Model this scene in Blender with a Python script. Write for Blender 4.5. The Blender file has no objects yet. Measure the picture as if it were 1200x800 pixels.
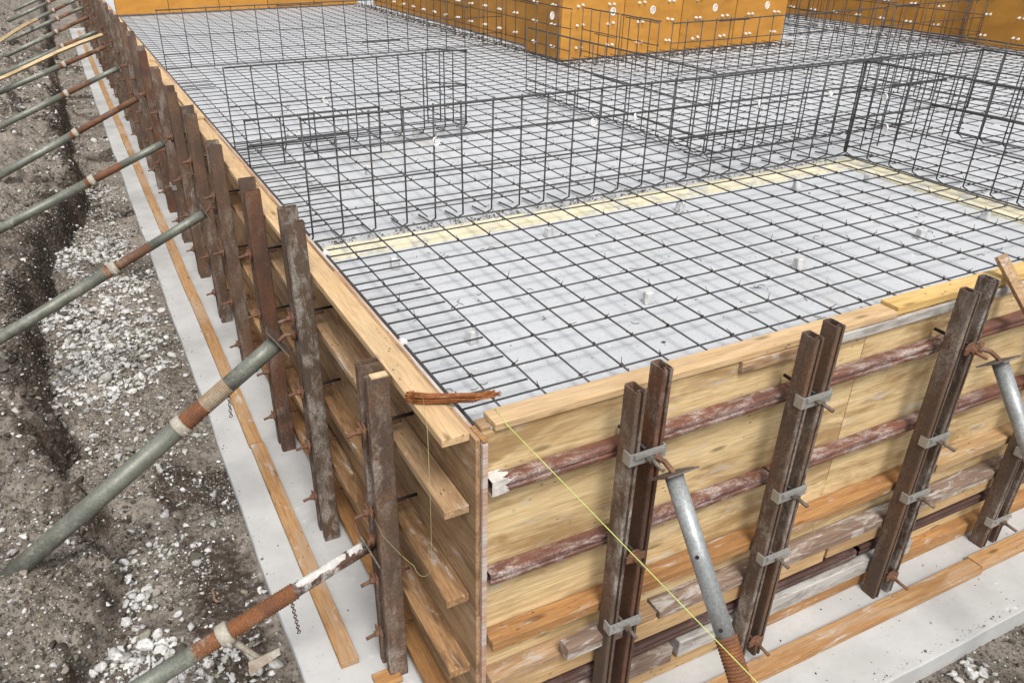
import bpy, bmesh, math, random
import numpy as np
from mathutils import Vector, Matrix, noise as mnoise

random.seed(7); rng = np.random.default_rng(11)
R = math.radians
scene = bpy.context.scene
COL = scene.collection
ORD = ['first', 'second', 'third', 'fourth', 'fifth', 'sixth', 'seventh', 'eighth', 'ninth', 'tenth', 'eleventh', 'twelfth',
       'thirteenth', 'fourteenth', 'fifteenth', 'sixteenth', 'seventeenth', 'eighteenth', 'nineteenth', 'twentieth',
       'twenty-first', 'twenty-second', 'twenty-third', 'twenty-fourth', 'twenty-fifth', 'twenty-sixth', 'twenty-seventh']
ZF = -1.69          # top of the footing
ZM = -0.08          # rebar mat level
ZS = -0.15          # concrete floor inside the forms

# ------------------------------------------------------------------ helpers
def tag(o, label=None, cat=None, group=None, kind=None):
    if label: o['label'] = label
    if cat: o['category'] = cat
    if group: o['group'] = group
    if kind: o['kind'] = kind
    return o

def empty(name, loc=(0, 0, 0), rz=0.0):
    o = bpy.data.objects.new(name, None)
    o.location = loc; o.rotation_euler = (0, 0, rz)
    o.empty_display_size = 0.1
    COL.objects.link(o)
    return o

class MB:
    """collects geometry for ONE mesh object"""
    def __init__(s): s.v = []; s.f = []; s.smooth = []
    def add(s, vs, fs, sm=False):
        b = len(s.v); s.v.extend([tuple(p) for p in vs])
        s.f.extend([tuple(i + b for i in f) for f in fs]); s.smooth.extend([sm] * len(fs))
        return s
    def box(s, x0, x1, y0, y1, z0, z1):
        vs = [(x0,y0,z0),(x1,y0,z0),(x1,y1,z0),(x0,y1,z0),(x0,y0,z1),(x1,y0,z1),(x1,y1,z1),(x0,y1,z1)]
        return s.add(vs, [(0,3,2,1),(4,5,6,7),(0,1,5,4),(1,2,6,5),(2,3,7,6),(3,0,4,7)])
    def tube(s, pts, r, n=8, cap=True, sm=True):
        pts = [Vector(p) for p in pts]
        rs = r if isinstance(r, (list, tuple)) else [r] * len(pts)
        t0 = (pts[1] - pts[0]).normalized()
        up = Vector((0, 0, 1)) if abs(t0.z) < 0.9 else Vector((1, 0, 0))
        nrm = t0.cross(up).normalized()
        vs = []; 
        for i, p in enumerate(pts):
            if i == 0: t = t0
            elif i == len(pts) - 1: t = (pts[i] - pts[i-1]).normalized()
            else: t = ((pts[i+1] - pts[i]).normalized() + (pts[i] - pts[i-1]).normalized()).normalized()
            nrm = (nrm - t * nrm.dot(t)).normalized(); bn = t.cross(nrm)
            for k in range(n):
                a = 2 * math.pi * k / n
                vs.append(p + (nrm * math.cos(a) + bn * math.sin(a)) * rs[i])
        fs = []
        for i in range(len(pts) - 1):
            for k in range(n):
                k2 = (k + 1) % n
                fs.append((i*n + k, i*n + k2, (i+1)*n + k2, (i+1)*n + k))
        s.add(vs, fs, sm)
        if cap:
            b = len(s.v) - len(vs)
            s.f.append(tuple(b + k for k in range(n - 1, -1, -1))); s.smooth.append(False)
            s.f.append(tuple(b + (len(pts)-1)*n + k for k in range(n))); s.smooth.append(False)
        return s
    def torus(s, c, axis, R_, r, n=14, m=6, sx=1.0):
        axis = Vector(axis).normalized()
        u = axis.orthogonal().normalized(); w = axis.cross(u)
        vs = []; fs = []
        for i in range(n):
            a = 2*math.pi*i/n
            d = u*math.cos(a) + w*math.sin(a)*sx
            dn = d.normalized()
            for k in range(m):
                b = 2*math.pi*k/m
                vs.append(Vector(c) + d*R_ + dn*(r*math.cos(b)) + axis*(r*math.sin(b)))
        for i in range(n):
            for k in range(m):
                fs.append((i*m+k, ((i+1)%n)*m+k, ((i+1)%n)*m+(k+1)%m, i*m+(k+1)%m))
        return s.add(vs, fs, True)
    def build(s, name, mat, parent=None, loc=None, rot=None, world=False):
        me = bpy.data.meshes.new(name)
        me.from_pydata(s.v, [], s.f); me.update()
        if any(s.smooth): me.polygons.foreach_set('use_smooth', s.smooth)
        me.materials.append(mat)
        return link(name, me, parent, loc, rot, world)

def link(name, me, parent=None, loc=None, rot=None, world=False):
    o = bpy.data.objects.new(name, me); COL.objects.link(o)
    if parent:
        o.parent = parent
        if world: o.matrix_parent_inverse = parent.matrix_basis.inverted()
    if loc: o.location = loc
    if rot: o.rotation_euler = rot
    return o

# ------------------------------------------------------------------ materials
class NT:
    def __init__(s, name, rough=0.7, metal=0.0, spec=0.3):
        m = bpy.data.materials.new(name); m.use_nodes = True; s.m = m
        s.t = m.node_tree; s.b = s.t.nodes['Principled BSDF']
        s.b.inputs['Roughness'].default_value = rough
        s.b.inputs['Metallic'].default_value = metal
        s.b.inputs['Specular IOR Level'].default_value = spec
        tc = s.n('ShaderNodeTexCoord'); oi = s.n('ShaderNodeObjectInfo')
        mul = s.n('ShaderNodeVectorMath'); mul.operation = 'SCALE'
        comb = s.n('ShaderNodeCombineXYZ')
        for k in range(3): s.l(oi.outputs['Random'], comb.inputs[k])
        s.l(comb.outputs[0], mul.inputs[0]); mul.inputs['Scale'].default_value = 37.0
        ad = s.n('ShaderNodeVectorMath'); ad.operation = 'ADD'
        s.l(tc.outputs['Object'], ad.inputs[0]); s.l(mul.outputs[0], ad.inputs[1])
        s.co = ad.outputs[0]; s.rand = oi.outputs['Random']
    def n(s, t): return s.t.nodes.new(t)
    def l(s, a, b): s.t.links.new(a, b)
    def noise(s, scale, detail=5, rough=0.55, stretch=None, dist=0.0):
        co = s.co
        if stretch:
            mp = s.n('ShaderNodeMapping'); mp.inputs['Scale'].default_value = stretch
            s.l(co, mp.inputs[0]); co = mp.outputs[0]
        x = s.n('ShaderNodeTexNoise'); s.l(co, x.inputs['Vector'])
        x.inputs['Scale'].default_value = scale; x.inputs['Detail'].default_value = detail
        x.inputs['Roughness'].default_value = rough; x.inputs['Distortion'].default_value = dist
        return x.outputs['Fac']
    def voro(s, scale, stretch=None, feature='F1', out='Distance'):
        co = s.co
        if stretch:
            mp = s.n('ShaderNodeMapping'); mp.inputs['Scale'].default_value = stretch
            s.l(co, mp.inputs[0]); co = mp.outputs[0]
        x = s.n('ShaderNodeTexVoronoi'); x.feature = feature
        s.l(co, x.inputs['Vector']); x.inputs['Scale'].default_value = scale
        return x.outputs[out]
    def ramp(s, fac, stops):
        x = s.n('ShaderNodeValToRGB'); e = x.color_ramp.elements
        while len(e) < len(stops): e.new(0.5)
        for i, (p, c) in enumerate(stops):
            e[i].position = p
            e[i].color = (c, c, c, 1) if not isinstance(c, (tuple, list)) else (*c, 1)
        s.l(fac, x.inputs[0]); return x.outputs[0]
    def mix(s, fac, a, b, mode='MIX'):
        x = s.n('ShaderNodeMix'); x.data_type = 'RGBA'; x.blend_type = mode
        for sock, val in ((x.inputs[0], fac), (x.inputs[6], a), (x.inputs[7], b)):
            if isinstance(val, (int, float)): sock.default_value = val
            elif isinstance(val, (tuple, list)): sock.default_value = (*val, 1)
            else: s.l(val, sock)
        return x.outputs[2]
    def math(s, op, a, b):
        x = s.n('ShaderNodeMath'); x.operation = op
        for i, val in enumerate((a, b)):
            if isinstance(val, (int, float)): x.inputs[i].default_value = val
            else: s.l(val, x.inputs[i])
        return x.outputs[0]
    def color(s, c):
        if isinstance(c, (tuple, list)): s.b.inputs['Base Color'].default_value = (*c, 1)
        else: s.l(c, s.b.inputs['Base Color'])
    def rough(s, f): s.l(f, s.b.inputs['Roughness'])
    def bump(s, h, strength=0.3, dist=0.004):
        x = s.n('ShaderNodeBump'); x.inputs['Strength'].default_value = strength
        x.inputs['Distance'].default_value = dist; s.l(h, x.inputs['Height'])
        s.l(x.outputs[0], s.b.inputs['Normal'])

def wood(name, light, dark, stain=(0.1, 0.06, 0.03), stain_amt=0.4, white=0.0, knots=True, var=0.25, bump=0.35):
    t = NT(name, 0.72, 0, 0.25)
    g = t.noise(3.0, 8, 0.7, (0.7, 9, 9), 1.6)
    fine = t.noise(14.0, 5, 0.72, (0.35, 8.5, 8.5), 0.5)
    c = t.mix(t.ramp(g, [(0.36, 0.0), (0.62, 1.0)]), dark, light)
    c = t.mix(t.ramp(fine, [(0.36, 0.62), (0.53, 0.0)]), c, tuple(x * 0.62 for x in dark))
    st = t.noise(2.2, 6, 0.68, (0.6, 3.0, 3.0), 0.6)
    c = t.mix(t.ramp(st, [(0.47, 0.0), (0.62, stain_amt)]), c, stain)
    if knots:
        k = t.voro(1.0, (2.6, 10, 10))
        c = t.mix(t.ramp(k, [(0.07, 0.9), (0.16, 0.0)]), c, tuple(x * 0.42 for x in dark))
    # small dirt spots and nail marks
    d = t.voro(1.0, (16, 40, 40))
    dm = t.noise(3.0, 2)
    c = t.mix(t.math('MULTIPLY', t.ramp(d, [(0.10, 0.8), (0.17, 0.0)]), t.ramp(dm, [(0.5, 0.0), (0.6, 1.0)])), c, (0.05, 0.035, 0.025))
    if white > 0:
        w = t.noise(4.5, 7, 0.7, (0.9, 4, 4), 0.8)
        c = t.mix(t.ramp(w, [(0.60 - white * 0.28, 0.0), (0.72 - white * 0.22, 0.9)]), c, (0.52, 0.50, 0.47))
    # board to board variation
    hv = t.n('ShaderNodeHueSaturation')
    t.l(c, hv.inputs['Color'])
    vv = t.n('ShaderNodeMapRange'); t.l(t.rand, vv.inputs[0])
    vv.inputs[3].default_value = 1 - var; vv.inputs[4].default_value = 1 + var
    t.l(vv.outputs[0], hv.inputs['Value'])
    t.color(hv.outputs[0])
    t.bump(t.mix(0.5, fine, g), bump, 0.003)
    return t.m

def metal_rust(name, base, rust, pale, pale_amt=0.4, rust_amt=0.6, rough=0.68, metal=0.25, scale=1.0, bump=0.35, streak=(1, 1, 1)):
    t = NT(name, rough, metal, 0.35)
    a = t.noise(7 * scale, 8, 0.68, streak, 0.5)
    c = t.mix(t.ramp(a, [(0.62 - rust_amt * 0.3, 0.0), (0.75 - rust_amt * 0.2, 1.0)]), base, rust)
    b = t.noise(13 * scale, 8, 0.75, streak, 0.4)
    big = t.noise(2.6 * scale, 3, 0.5, streak)
    pm = t.math('MULTIPLY', t.ramp(b, [(0.46, 0.0), (0.60, 1.0)]), t.ramp(big, [(0.62 - pale_amt * 0.3, 0.0), (0.74 - pale_amt * 0.22, 1.0)]))
    c = t.mix(t.math('MULTIPLY', pm, 0.85), c, pale)
    f = t.noise(90 * scale, 3, 0.6)
    c = t.mix(t.ramp(f, [(0.4, 0.5), (0.62, 0.0)]), c, tuple(x * 0.5 for x in base))
    t.color(c)
    t.bump(t.mix(0.5, b, f), bump, 0.002)
    return t.m

def plain(name, c, rough=0.6, metal=0.0, var=0.15, scale=20):
    t = NT(name, rough, metal, 0.35)
    f = t.noise(scale, 5, 0.6)
    t.color(t.mix(t.ramp(f, [(0.35, 0.0), (0.7, 1.0)]), tuple(x * (1 - var) for x in c), tuple(min(1, x * (1 + var)) for x in c)))
    t.bump(f, 0.15, 0.002)
    return t.m

M = {}
M['new_board'] = wood('new_board', (0.66, 0.47, 0.27), (0.52, 0.34, 0.17), (0.42, 0.31, 0.2), 0.35, 0.0, var=0.1)
M['yellow_board'] = wood('yellow_board', (0.70, 0.49, 0.20), (0.58, 0.37, 0.13), (0.5, 0.33, 0.15), 0.25, 0.0, var=0.06)
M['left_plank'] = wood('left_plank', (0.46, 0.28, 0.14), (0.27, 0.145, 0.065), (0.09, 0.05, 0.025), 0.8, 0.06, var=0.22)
M['pale_plank'] = wood('pale_plank', (0.52, 0.36, 0.215), (0.33, 0.2, 0.1), (0.2, 0.12, 0.065), 0.5, 0.15, var=0.12)
M['orange_plank'] = wood('orange_plank', (0.50, 0.275, 0.11), (0.34, 0.165, 0.06), (0.2, 0.10, 0.045), 0.55, 0.12, var=0.12)
M['grey_plank'] = wood('grey_plank', (0.30, 0.215, 0.16), (0.17, 0.115, 0.085), (0.12, 0.085, 0.065), 0.5, 0.35, var=0.15)
M['white_plank'] = wood('white_plank', (0.40, 0.37, 0.34), (0.26, 0.23, 0.2), (0.1, 0.09, 0.08), 0.5, 0.75, var=0.1)
M['beige_plank'] = wood('beige_plank', (0.55, 0.385, 0.2), (0.42, 0.26, 0.12), (0.25, 0.15, 0.08), 0.4, 0.12, var=0.1)
M['kicker'] = wood('kicker', (0.50, 0.30, 0.135), (0.36, 0.18, 0.07), (0.44, 0.36, 0.28), 0.45, 0.12, var=0.08)
M['front_ply'] = wood('front_ply', (0.75, 0.58, 0.33), (0.60, 0.43, 0.215), (0.26, 0.145, 0.055), 0.72, 0.05, knots=True, var=0.06, bump=0.15)
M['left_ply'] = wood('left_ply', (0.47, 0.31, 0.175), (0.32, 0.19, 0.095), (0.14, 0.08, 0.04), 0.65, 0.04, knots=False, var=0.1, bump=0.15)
M['ply_edge'] = wood('ply_edge', (0.58, 0.45, 0.36), (0.40, 0.26, 0.19), (0.36, 0.16, 0.09), 0.6, 0.42, knots=False, var=0.05)
M['post'] = metal_rust('post', (0.125, 0.085, 0.063), (0.20, 0.115, 0.068), (0.44, 0.39, 0.34), 0.6, 0.6, 0.72, 0.1, 1.0, 0.5, (1, 1, 0.45))
M['post_pale'] = metal_rust('post_pale', (0.11, 0.078, 0.058), (0.15, 0.085, 0.05), (0.43, 0.395, 0.35), 0.9, 0.6, 0.72, 0.1, 1.2, 0.5, (1, 1, 0.5))
M['post_red'] = metal_rust('post_red', (0.105, 0.062, 0.045), (0.19, 0.085, 0.045), (0.32, 0.27, 0.23), 0.35, 0.75, 0.75, 0.1, 1.0, 0.5, (1, 1, 0.5))
M['waler_pipe'] = metal_rust('waler_pipe', (0.155, 0.075, 0.057), (0.24, 0.10, 0.06), (0.54, 0.46, 0.42), 0.7, 0.6, 0.6, 0.1, 1.3, 0.4, (0.5, 1.5, 1.5))
M['waler_pipe_dark'] = metal_rust('waler_pipe_dark', (0.075, 0.042, 0.034), (0.12, 0.06, 0.045), (0.36, 0.31, 0.29), 0.45, 0.5, 0.65, 0.1, 1.3, 0.4, (0.5, 1.5, 1.5))
M['prop_tube'] = metal_rust('prop_tube', (0.225, 0.235, 0.198), (0.155, 0.158, 0.128), (0.44, 0.43, 0.375), 0.55, 0.5, 0.5, 0.35, 0.9, 0.25)
M['prop_galv'] = metal_rust('prop_galv', (0.40, 0.42, 0.42), (0.28, 0.30, 0.30), (0.72, 0.73, 0.72), 0.5, 0.5, 0.45, 0.4, 1.0, 0.25)
M['prop_rust'] = metal_rust('prop_rust', (0.15, 0.078, 0.047), (0.26, 0.112, 0.05), (0.42, 0.36, 0.29), 0.35, 0.6, 0.8, 0.05, 1.2, 0.5)
M['thread_rust'] = metal_rust('thread_rust', (0.17, 0.078, 0.042), (0.30, 0.122, 0.045), (0.45, 0.38, 0.3), 0.2, 0.7, 0.85, 0.05, 1.6, 0.5)
M['thread_tan'] = metal_rust('thread_tan', (0.36, 0.29, 0.21), (0.30, 0.165, 0.08), (0.5, 0.45, 0.37), 0.4, 0.45, 0.8, 0.05, 0.7, 0.5)
M['prop_splash'] = metal_rust('prop_splash', (0.085, 0.045, 0.032), (0.12, 0.06, 0.04), (0.80, 0.78, 0.75), 1.5, 0.5, 0.6, 0.05, 0.55, 0.4)
M['cast'] = metal_rust('cast', (0.46, 0.42, 0.35), (0.24, 0.15, 0.085), (0.55, 0.52, 0.46), 0.5, 0.45, 0.75, 0.15, 1.2, 0.5)
M['plate'] = metal_rust('plate', (0.15, 0.125, 0.105), (0.2, 0.11, 0.065), (0.36, 0.34, 0.31), 0.5, 0.5, 0.65, 0.2, 2, 0.4)
M['zinc'] = metal_rust('zinc', (0.50, 0.50, 0.47), (0.38, 0.37, 0.33), (0.7, 0.7, 0.68), 0.4, 0.35, 0.42, 0.55, 2, 0.2)
M['rust_bolt'] = metal_rust('rust_bolt', (0.16, 0.085, 0.055), (0.26, 0.12, 0.06), (0.3, 0.24, 0.19), 0.3, 0.6, 0.8, 0.1, 3, 0.5)
M['dark_rod'] = plain('dark_rod', (0.03, 0.026, 0.024), 0.6, 0.2)
M['rebar'] = metal_rust('rebar', (0.085, 0.086, 0.088), (0.075, 0.055, 0.043), (0.15, 0.15, 0.155), 0.25, 0.3, 0.55, 0.35, 3.0, 0.3)
M['rebar_rusty'] = metal_rust('rebar_rusty', (0.075, 0.062, 0.054), (0.11, 0.065, 0.042), (0.17, 0.155, 0.145), 0.25, 0.5, 0.6, 0.3, 3.0, 0.3)
M['wire_rust'] = plain('wire_rust', (0.27, 0.095, 0.028), 0.7, 0.15, 0.4, 60)
M['tie_wire'] = plain('tie_wire', (0.05, 0.042, 0.036), 0.6, 0.2)
M['string'] = plain('string', (0.50, 0.58, 0.16), 0.7)
M['dull_string'] = plain('dull_string', (0.36, 0.36, 0.17), 0.8)
M['plastic'] = plain('plastic', (0.80, 0.80, 0.78), 0.45)
M['mortar'] = plain('mortar', (0.52, 0.525, 0.52), 0.9, 0, 0.2, 40)
M['crust'] = plain('crust', (0.56, 0.53, 0.49), 0.9, 0, 0.3, 22)
M['splash'] = plain('splash', (0.54, 0.52, 0.49), 0.85, 0, 0.25, 26)
M['chain'] = plain('chain', (0.10, 0.062, 0.045), 0.7, 0.2, 0.3, 60)
M['stick'] = wood('stick', (0.30, 0.2, 0.14), (0.2, 0.12, 0.08), knots=False)
M['pale_batten'] = wood('pale_batten', (0.66, 0.52, 0.32), (0.52, 0.38, 0.2), knots=False, var=0.05)

def orange_mat():
    t = NT('orange_form', 0.55, 0, 0.3)
    a = t.noise(2.5, 6, 0.6, (1, 1, 2.5), 0.5)
    c = t.mix(t.ramp(a, [(0.35, 0.0), (0.7, 1.0)]), (0.40, 0.185, 0.032), (0.52, 0.25, 0.045))
    b = t.noise(14, 6, 0.7)
    c = t.mix(t.ramp(b, [(0.58, 0.0), (0.72, 0.5)]), c, (0.24, 0.11, 0.03))
    hv = t.n('ShaderNodeHueSaturation'); t.l(c, hv.inputs['Color'])
    vv = t.n('ShaderNodeMapRange'); t.l(t.rand, vv.inputs[0]); vv.inputs[3].default_value = 0.86; vv.inputs[4].default_value = 1.1
    t.l(vv.outputs[0], hv.inputs['Value']); t.color(hv.outputs[0])
    t.bump(b, 0.1, 0.002)
    return t.m
M['orange'] = orange_mat()

def floor_mat():
    t = NT('floor_concrete', 0.82, 0, 0.25)
    a = t.noise(1.3, 7, 0.6)
    c = t.mix(t.ramp(a, [(0.3, 0.0), (0.7, 1.0)]), (0.46, 0.475, 0.49), (0.53, 0.54, 0.555))
    b = t.noise(11, 8, 0.72)
    c = t.mix(t.ramp(b, [(0.54, 0.0), (0.72, 0.55)]), c, (0.43, 0.43, 0.425))
    k = t.noise(60, 4, 0.7)
    c = t.mix(t.ramp(k, [(0.60, 0.0), (0.70, 0.75)]), c, (0.26, 0.25, 0.23))
    w = t.noise(35, 5, 0.7)
    c = t.mix(t.ramp(w, [(0.60, 0.0), (0.72, 0.55)]), c, (0.78, 0.79, 0.80))
    s = t.noise(0.8, 4, 0.65); s2 = t.noise(6, 5, 0.7)
    c = t.mix(t.math('MULTIPLY', t.ramp(s, [(0.58, 0.0), (0.68, 1.0)]), t.ramp(s2, [(0.45, 0.0), (0.65, 0.55)])), c, (0.42, 0.385, 0.31))
    t.color(c); t.bump(t.mix(0.5, b, k), 0.35, 0.003)
    return t.m
M['floor'] = floor_mat()

def strip_mat():
    t = NT('cream_strip', 0.8, 0, 0.2)
    a = t.noise(4, 7, 0.7)
    c = t.mix(t.ramp(a, [(0.4, 0.0), (0.65, 1.0)]), (0.66, 0.60, 0.42), (0.76, 0.70, 0.50))
    b = t.noise(7, 8, 0.75)
    c = t.mix(t.ramp(b, [(0.50, 0.0), (0.58, 0.9)]), c, (0.47, 0.47, 0.45))
    k = t.noise(30, 4, 0.7)
    c = t.mix(t.ramp(k, [(0.62, 0.0), (0.72, 0.8)]), c, (0.2, 0.16, 0.11))
    t.color(c); t.bump(b, 0.3, 0.004)
    return t.m
M['strip'] = strip_mat()

def footing_mat():
    t = NT('footing_concrete', 0.85, 0, 0.2)
    a = t.noise(2.0, 8, 0.65)
    c = t.mix(t.ramp(a, [(0.32, 0.0), (0.68, 1.0)]), (0.40, 0.40, 0.39), (0.55, 0.55, 0.54))
    b = t.noise(16, 8, 0.7)
    c = t.mix(t.ramp(b, [(0.55, 0.0), (0.72, 0.5)]), c, (0.40, 0.395, 0.38))
    d = t.voro(26)
    dm = t.noise(7, 3)
    c = t.mix(t.math('MULTIPLY', t.ramp(d, [(0.06, 0.7), (0.12, 0.0)]), t.ramp(dm, [(0.60, 0.0), (0.66, 1.0)])), c, (0.2, 0.185, 0.17))
    st = t.noise(1.1, 6, 0.7); c = t.mix(t.ramp(st, [(0.50, 0.0), (0.66, 0.6)]), c, (0.37, 0.365, 0.345)); sp = t.noise(48, 6, 0.75); c = t.mix(t.ramp(sp, [(0.60, 0.0), (0.72, 0.6)]), c, (0.30, 0.285, 0.26))
    w = t.noise(9, 6, 0.75)
    c = t.mix(t.ramp(w, [(0.62, 0.0), (0.74, 0.6)]), c, (0.78, 0.78, 0.77))
    t.color(c); t.bump(t.mix(0.5, a, b), 0.4, 0.004)
    return t.m
M['footing'] = footing_mat()

def soil_mat():
    """dry grey tan crushed ground, with dark damp earth patches and painted crevice shade along the bank face"""
    t = NT('soil', 0.95, 0, 0.15)
    at = t.n('ShaderNodeVertexColor'); at.layer_name = 'MoistShade'
    a = t.noise(2.6, 8, 0.72)
    dry = t.mix(t.ramp(a, [(0.36, 0.0), (0.64, 1.0)]), (0.15, 0.122, 0.098), (0.36, 0.32, 0.27))
    wet_shade = t.mix(t.ramp(a, [(0.36, 0.0), (0.64, 1.0)]), (0.036, 0.025, 0.018), (0.105, 0.080, 0.062))  # dark tone for damp patches and for the painted crevice shade
    c = t.mix(t.ramp(at.outputs[0], [(0.25, 0.0), (0.6, 1.0)]), dry, wet_shade)
    b = t.noise(26, 9, 0.8)
    c = t.mix(t.ramp(b, [(0.50, 0.0), (0.66, 0.8)]), c, (0.42, 0.39, 0.355))
    b2 = t.noise(38, 7, 0.78)
    c = t.mix(t.ramp(b2, [(0.38, 0.9), (0.50, 0.0)]), c, (0.035, 0.026, 0.02))
    t.color(c); t.bump(t.mix(0.5, b, b2), 1.0, 0.025)
    return t.m
M['soil'] = soil_mat()

def stone_mat(name):
    t = NT(name, 0.9, 0, 0.2)
    at = t.n('ShaderNodeVertexColor'); at.layer_name = 'Col'
    b = t.noise(60, 6, 0.7)
    t.color(t.mix(t.ramp(b, [(0.40, 0.45), (0.6, 0.0)]), at.outputs[0], (0.13, 0.105, 0.085)))
    t.bump(b, 0.5, 0.004)
    return t.m
M['stone'] = stone_mat('stone')

# ------------------------------------------------------------------ timber
def plank(name, axis, a0, a1, c0, c1, z0, z1, mat, label=None, cat='plank', group=None, tilt=0.0, yaw=0.0, warp=0.0025, parent=None, bev=0.0025):
    """timber with its length on local X; axis 'x': c0..c1 is y, axis 'y': c0..c1 is x"""
    L, W, H = a1 - a0, c1 - c0, z1 - z0
    bm = bmesh.new(); bmesh.ops.create_cube(bm, size=1.0)
    for v in bm.verts: v.co = Vector((v.co.x * L, v.co.y * W, v.co.z * H))
    bmesh.ops.bevel(bm, geom=list(bm.edges), offset=min(bev, H * 0.3, W * 0.3), segments=1, affect='EDGES')
    nseg = max(1, int(L / 0.35))
    for k in range(1, nseg):
        x = -L / 2 + L * k / nseg
        bmesh.ops.bisect_plane(bm, geom=bm.verts[:] + bm.edges[:] + bm.faces[:], plane_co=(x, 0, 0), plane_no=(1, 0, 0))
    ph = random.random() * 10
    for v in bm.verts:
        v.co.y += warp * math.sin(v.co.x * 1.7 + ph) * 1.2
        v.co.z += warp * 0.6 * math.sin(v.co.x * 2.3 + ph * 2)
    me = bpy.data.meshes.new(name); bm.to_mesh(me); bm.free(); me.materials.append(mat)
    mid, cm = (a0 + a1) / 2, (c0 + c1) / 2
    if axis == 'x': o = link(name, me, parent, (mid, cm, (z0 + z1) / 2), (0, tilt, yaw))
    else: o = link(name, me, parent, (cm, mid, (z0 + z1) / 2), (0, tilt, math.pi / 2 + yaw))
    if label: tag(o, label, cat, group)
    return o

# ------------------------------------------------------------------ ground, footing, floor
def fbm(x, y, octs, seed):
    out = np.zeros_like(x)
    for i, (fr, amp) in enumerate(octs):
        r = np.random.default_rng(seed + i); tab = r.random((256, 256)) * 2 - 1
        X = x * fr + 91.3 * i; Y = y * fr + 17.7 * i
        xi = np.floor(X).astype(int); yi = np.floor(Y).astype(int); u = X - xi; w = Y - yi
        u = u*u*u*(u*(u*6-15)+10); w = w*w*w*(w*(w*6-15)+10)
        g = lambda a, b: tab[a % 256, b % 256]
        out += amp * (g(xi,yi)*(1-u)*(1-w) + g(xi+1,yi)*u*(1-w) + g(xi,yi+1)*(1-u)*w + g(xi+1,yi+1)*u*w)
    return out

def scarp_x(y):
    base = np.interp(y, [-2, 0.5, 1.6, 2.6, 3.8, 6.3, 9, 13, 20, 30], [-1.62, -1.55, -1.50, -1.44, -1.80, -1.66, -1.24, -1.30, -1.25, -1.2])
    return base + fbm(y * 0 + 3.1, y, [(1.1, 0.10), (3.1, 0.07), (8.0, 0.035)], 5)

def ground_h(x, y, soil=False):
    x = np.asarray(x, float); y = np.asarray(y, float)
    t = scarp_x(y) + fbm(x, y, [(4.0, 0.05), (9.0, 0.03)], 8) - x       # > 0 on the bank, < 0 in the trench
    rise = np.interp(y, [1.5, 3.0, 5.0], [0.13, 0.24, 0.36])
    face = np.clip(t / 0.11 + 0.5, 0, 1); face = face * face * (3 - 2 * face)
    trench = np.interp(x, [-1.9, -1.2, -0.95, -0.75, -0.6, 0.0], [-1.64, -1.69, -1.735, -1.755, -1.75, -1.82])
    h = trench + face * rise + 0.36 * np.clip(t, 0, 3.0) + 0.10 * np.clip(t - 3.0, 0, 30)
    inside = np.clip((x + 0.58) / 0.1, 0, 1)
    amp = (1 - inside) * np.clip((-0.62 - x) / 0.25, 0.12, 1)
    rough = fbm(x, y, [(1.3, 0.04), (3.1, 0.045), (6.7, 0.032), (14.0, 0.022), (29.0, 0.012)], 20)
    clod = np.abs(fbm(x, y, [(2.6, 0.10), (5.6, 0.06), (12.0, 0.03)], 60))
    h = h + amp * (rough + (clod - 0.05) * (0.35 + 0.75 * face) - 0.10 * np.exp(-((t + 0.03) / 0.06) ** 2) * (rise > 0.2))
    near = np.clip((-0.6 - y) / 0.3, 0, 1) * inside
    h = h + near * (0.085 + fbm(x, y, [(2.5, 0.02), (8, 0.014), (20, 0.009)], 90))
    if soil:
        scarp_shade = np.exp(-((t - 0.03) / 0.13) ** 2) * np.clip(rise * 4 - 0.2, 0, 1)  # crevice shade painted as a dark band along the bank face
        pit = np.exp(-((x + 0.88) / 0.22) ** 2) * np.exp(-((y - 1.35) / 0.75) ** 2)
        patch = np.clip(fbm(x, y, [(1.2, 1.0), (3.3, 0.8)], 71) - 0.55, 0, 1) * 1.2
        m = np.clip(np.maximum(np.maximum(scarp_shade, pit), patch) + fbm(x, y, [(9, 0.25), (21, 0.2)], 77) * 0.7, 0, 1)
        return h, m
    return h

def axis_pts(segs):
    out = []
    for a, b, st in segs:
        n = max(1, int(round((b - a) / st))); out += list(np.linspace(a, b, n, endpoint=False))
    return np.array(out + [segs[-1][1]])
gx = axis_pts([(-80, -12, 8), (-12, -4.5, 0.5), (-4.5, -2.6, 0.05), (-2.6, -0.56, 0.016), (-0.56, 0.9, 0.2), (0.9, 4.2, 0.06), (4.2, 14, 0.7), (14, 80, 8)])
gy = axis_pts([(-80, -6, 8), (-6, -1.6, 0.3), (-1.6, -0.45, 0.03), (-0.45, 4.0, 0.018), (4.0, 9, 0.035), (9, 26, 0.12), (26, 90, 6)])
GX, GY = np.meshgrid(gx, gy, indexing='ij')
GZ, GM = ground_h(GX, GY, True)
nx, ny = GX.shape
vs = np.stack([GX.ravel(), GY.ravel(), GZ.ravel()], 1)
I, J = np.meshgrid(np.arange(nx - 1), np.arange(ny - 1), indexing='ij')
q = np.stack([(I*ny+J).ravel(), ((I+1)*ny+J).ravel(), ((I+1)*ny+J+1).ravel(), (I*ny+J+1).ravel()], 1)
me = bpy.data.meshes.new('ground')
me.vertices.add(len(vs)); me.vertices.foreach_set('co', vs.ravel())
me.loops.add(q.size); me.loops.foreach_set('vertex_index', q.ravel().astype(np.int32))
me.polygons.add(len(q)); me.polygons.foreach_set('loop_start', np.arange(0, q.size, 4, dtype=np.int32))
me.update(calc_edges=True); me.validate()
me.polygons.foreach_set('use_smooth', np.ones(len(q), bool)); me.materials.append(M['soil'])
ca = me.color_attributes.new('MoistShade', 'FLOAT_COLOR', 'POINT')
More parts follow.
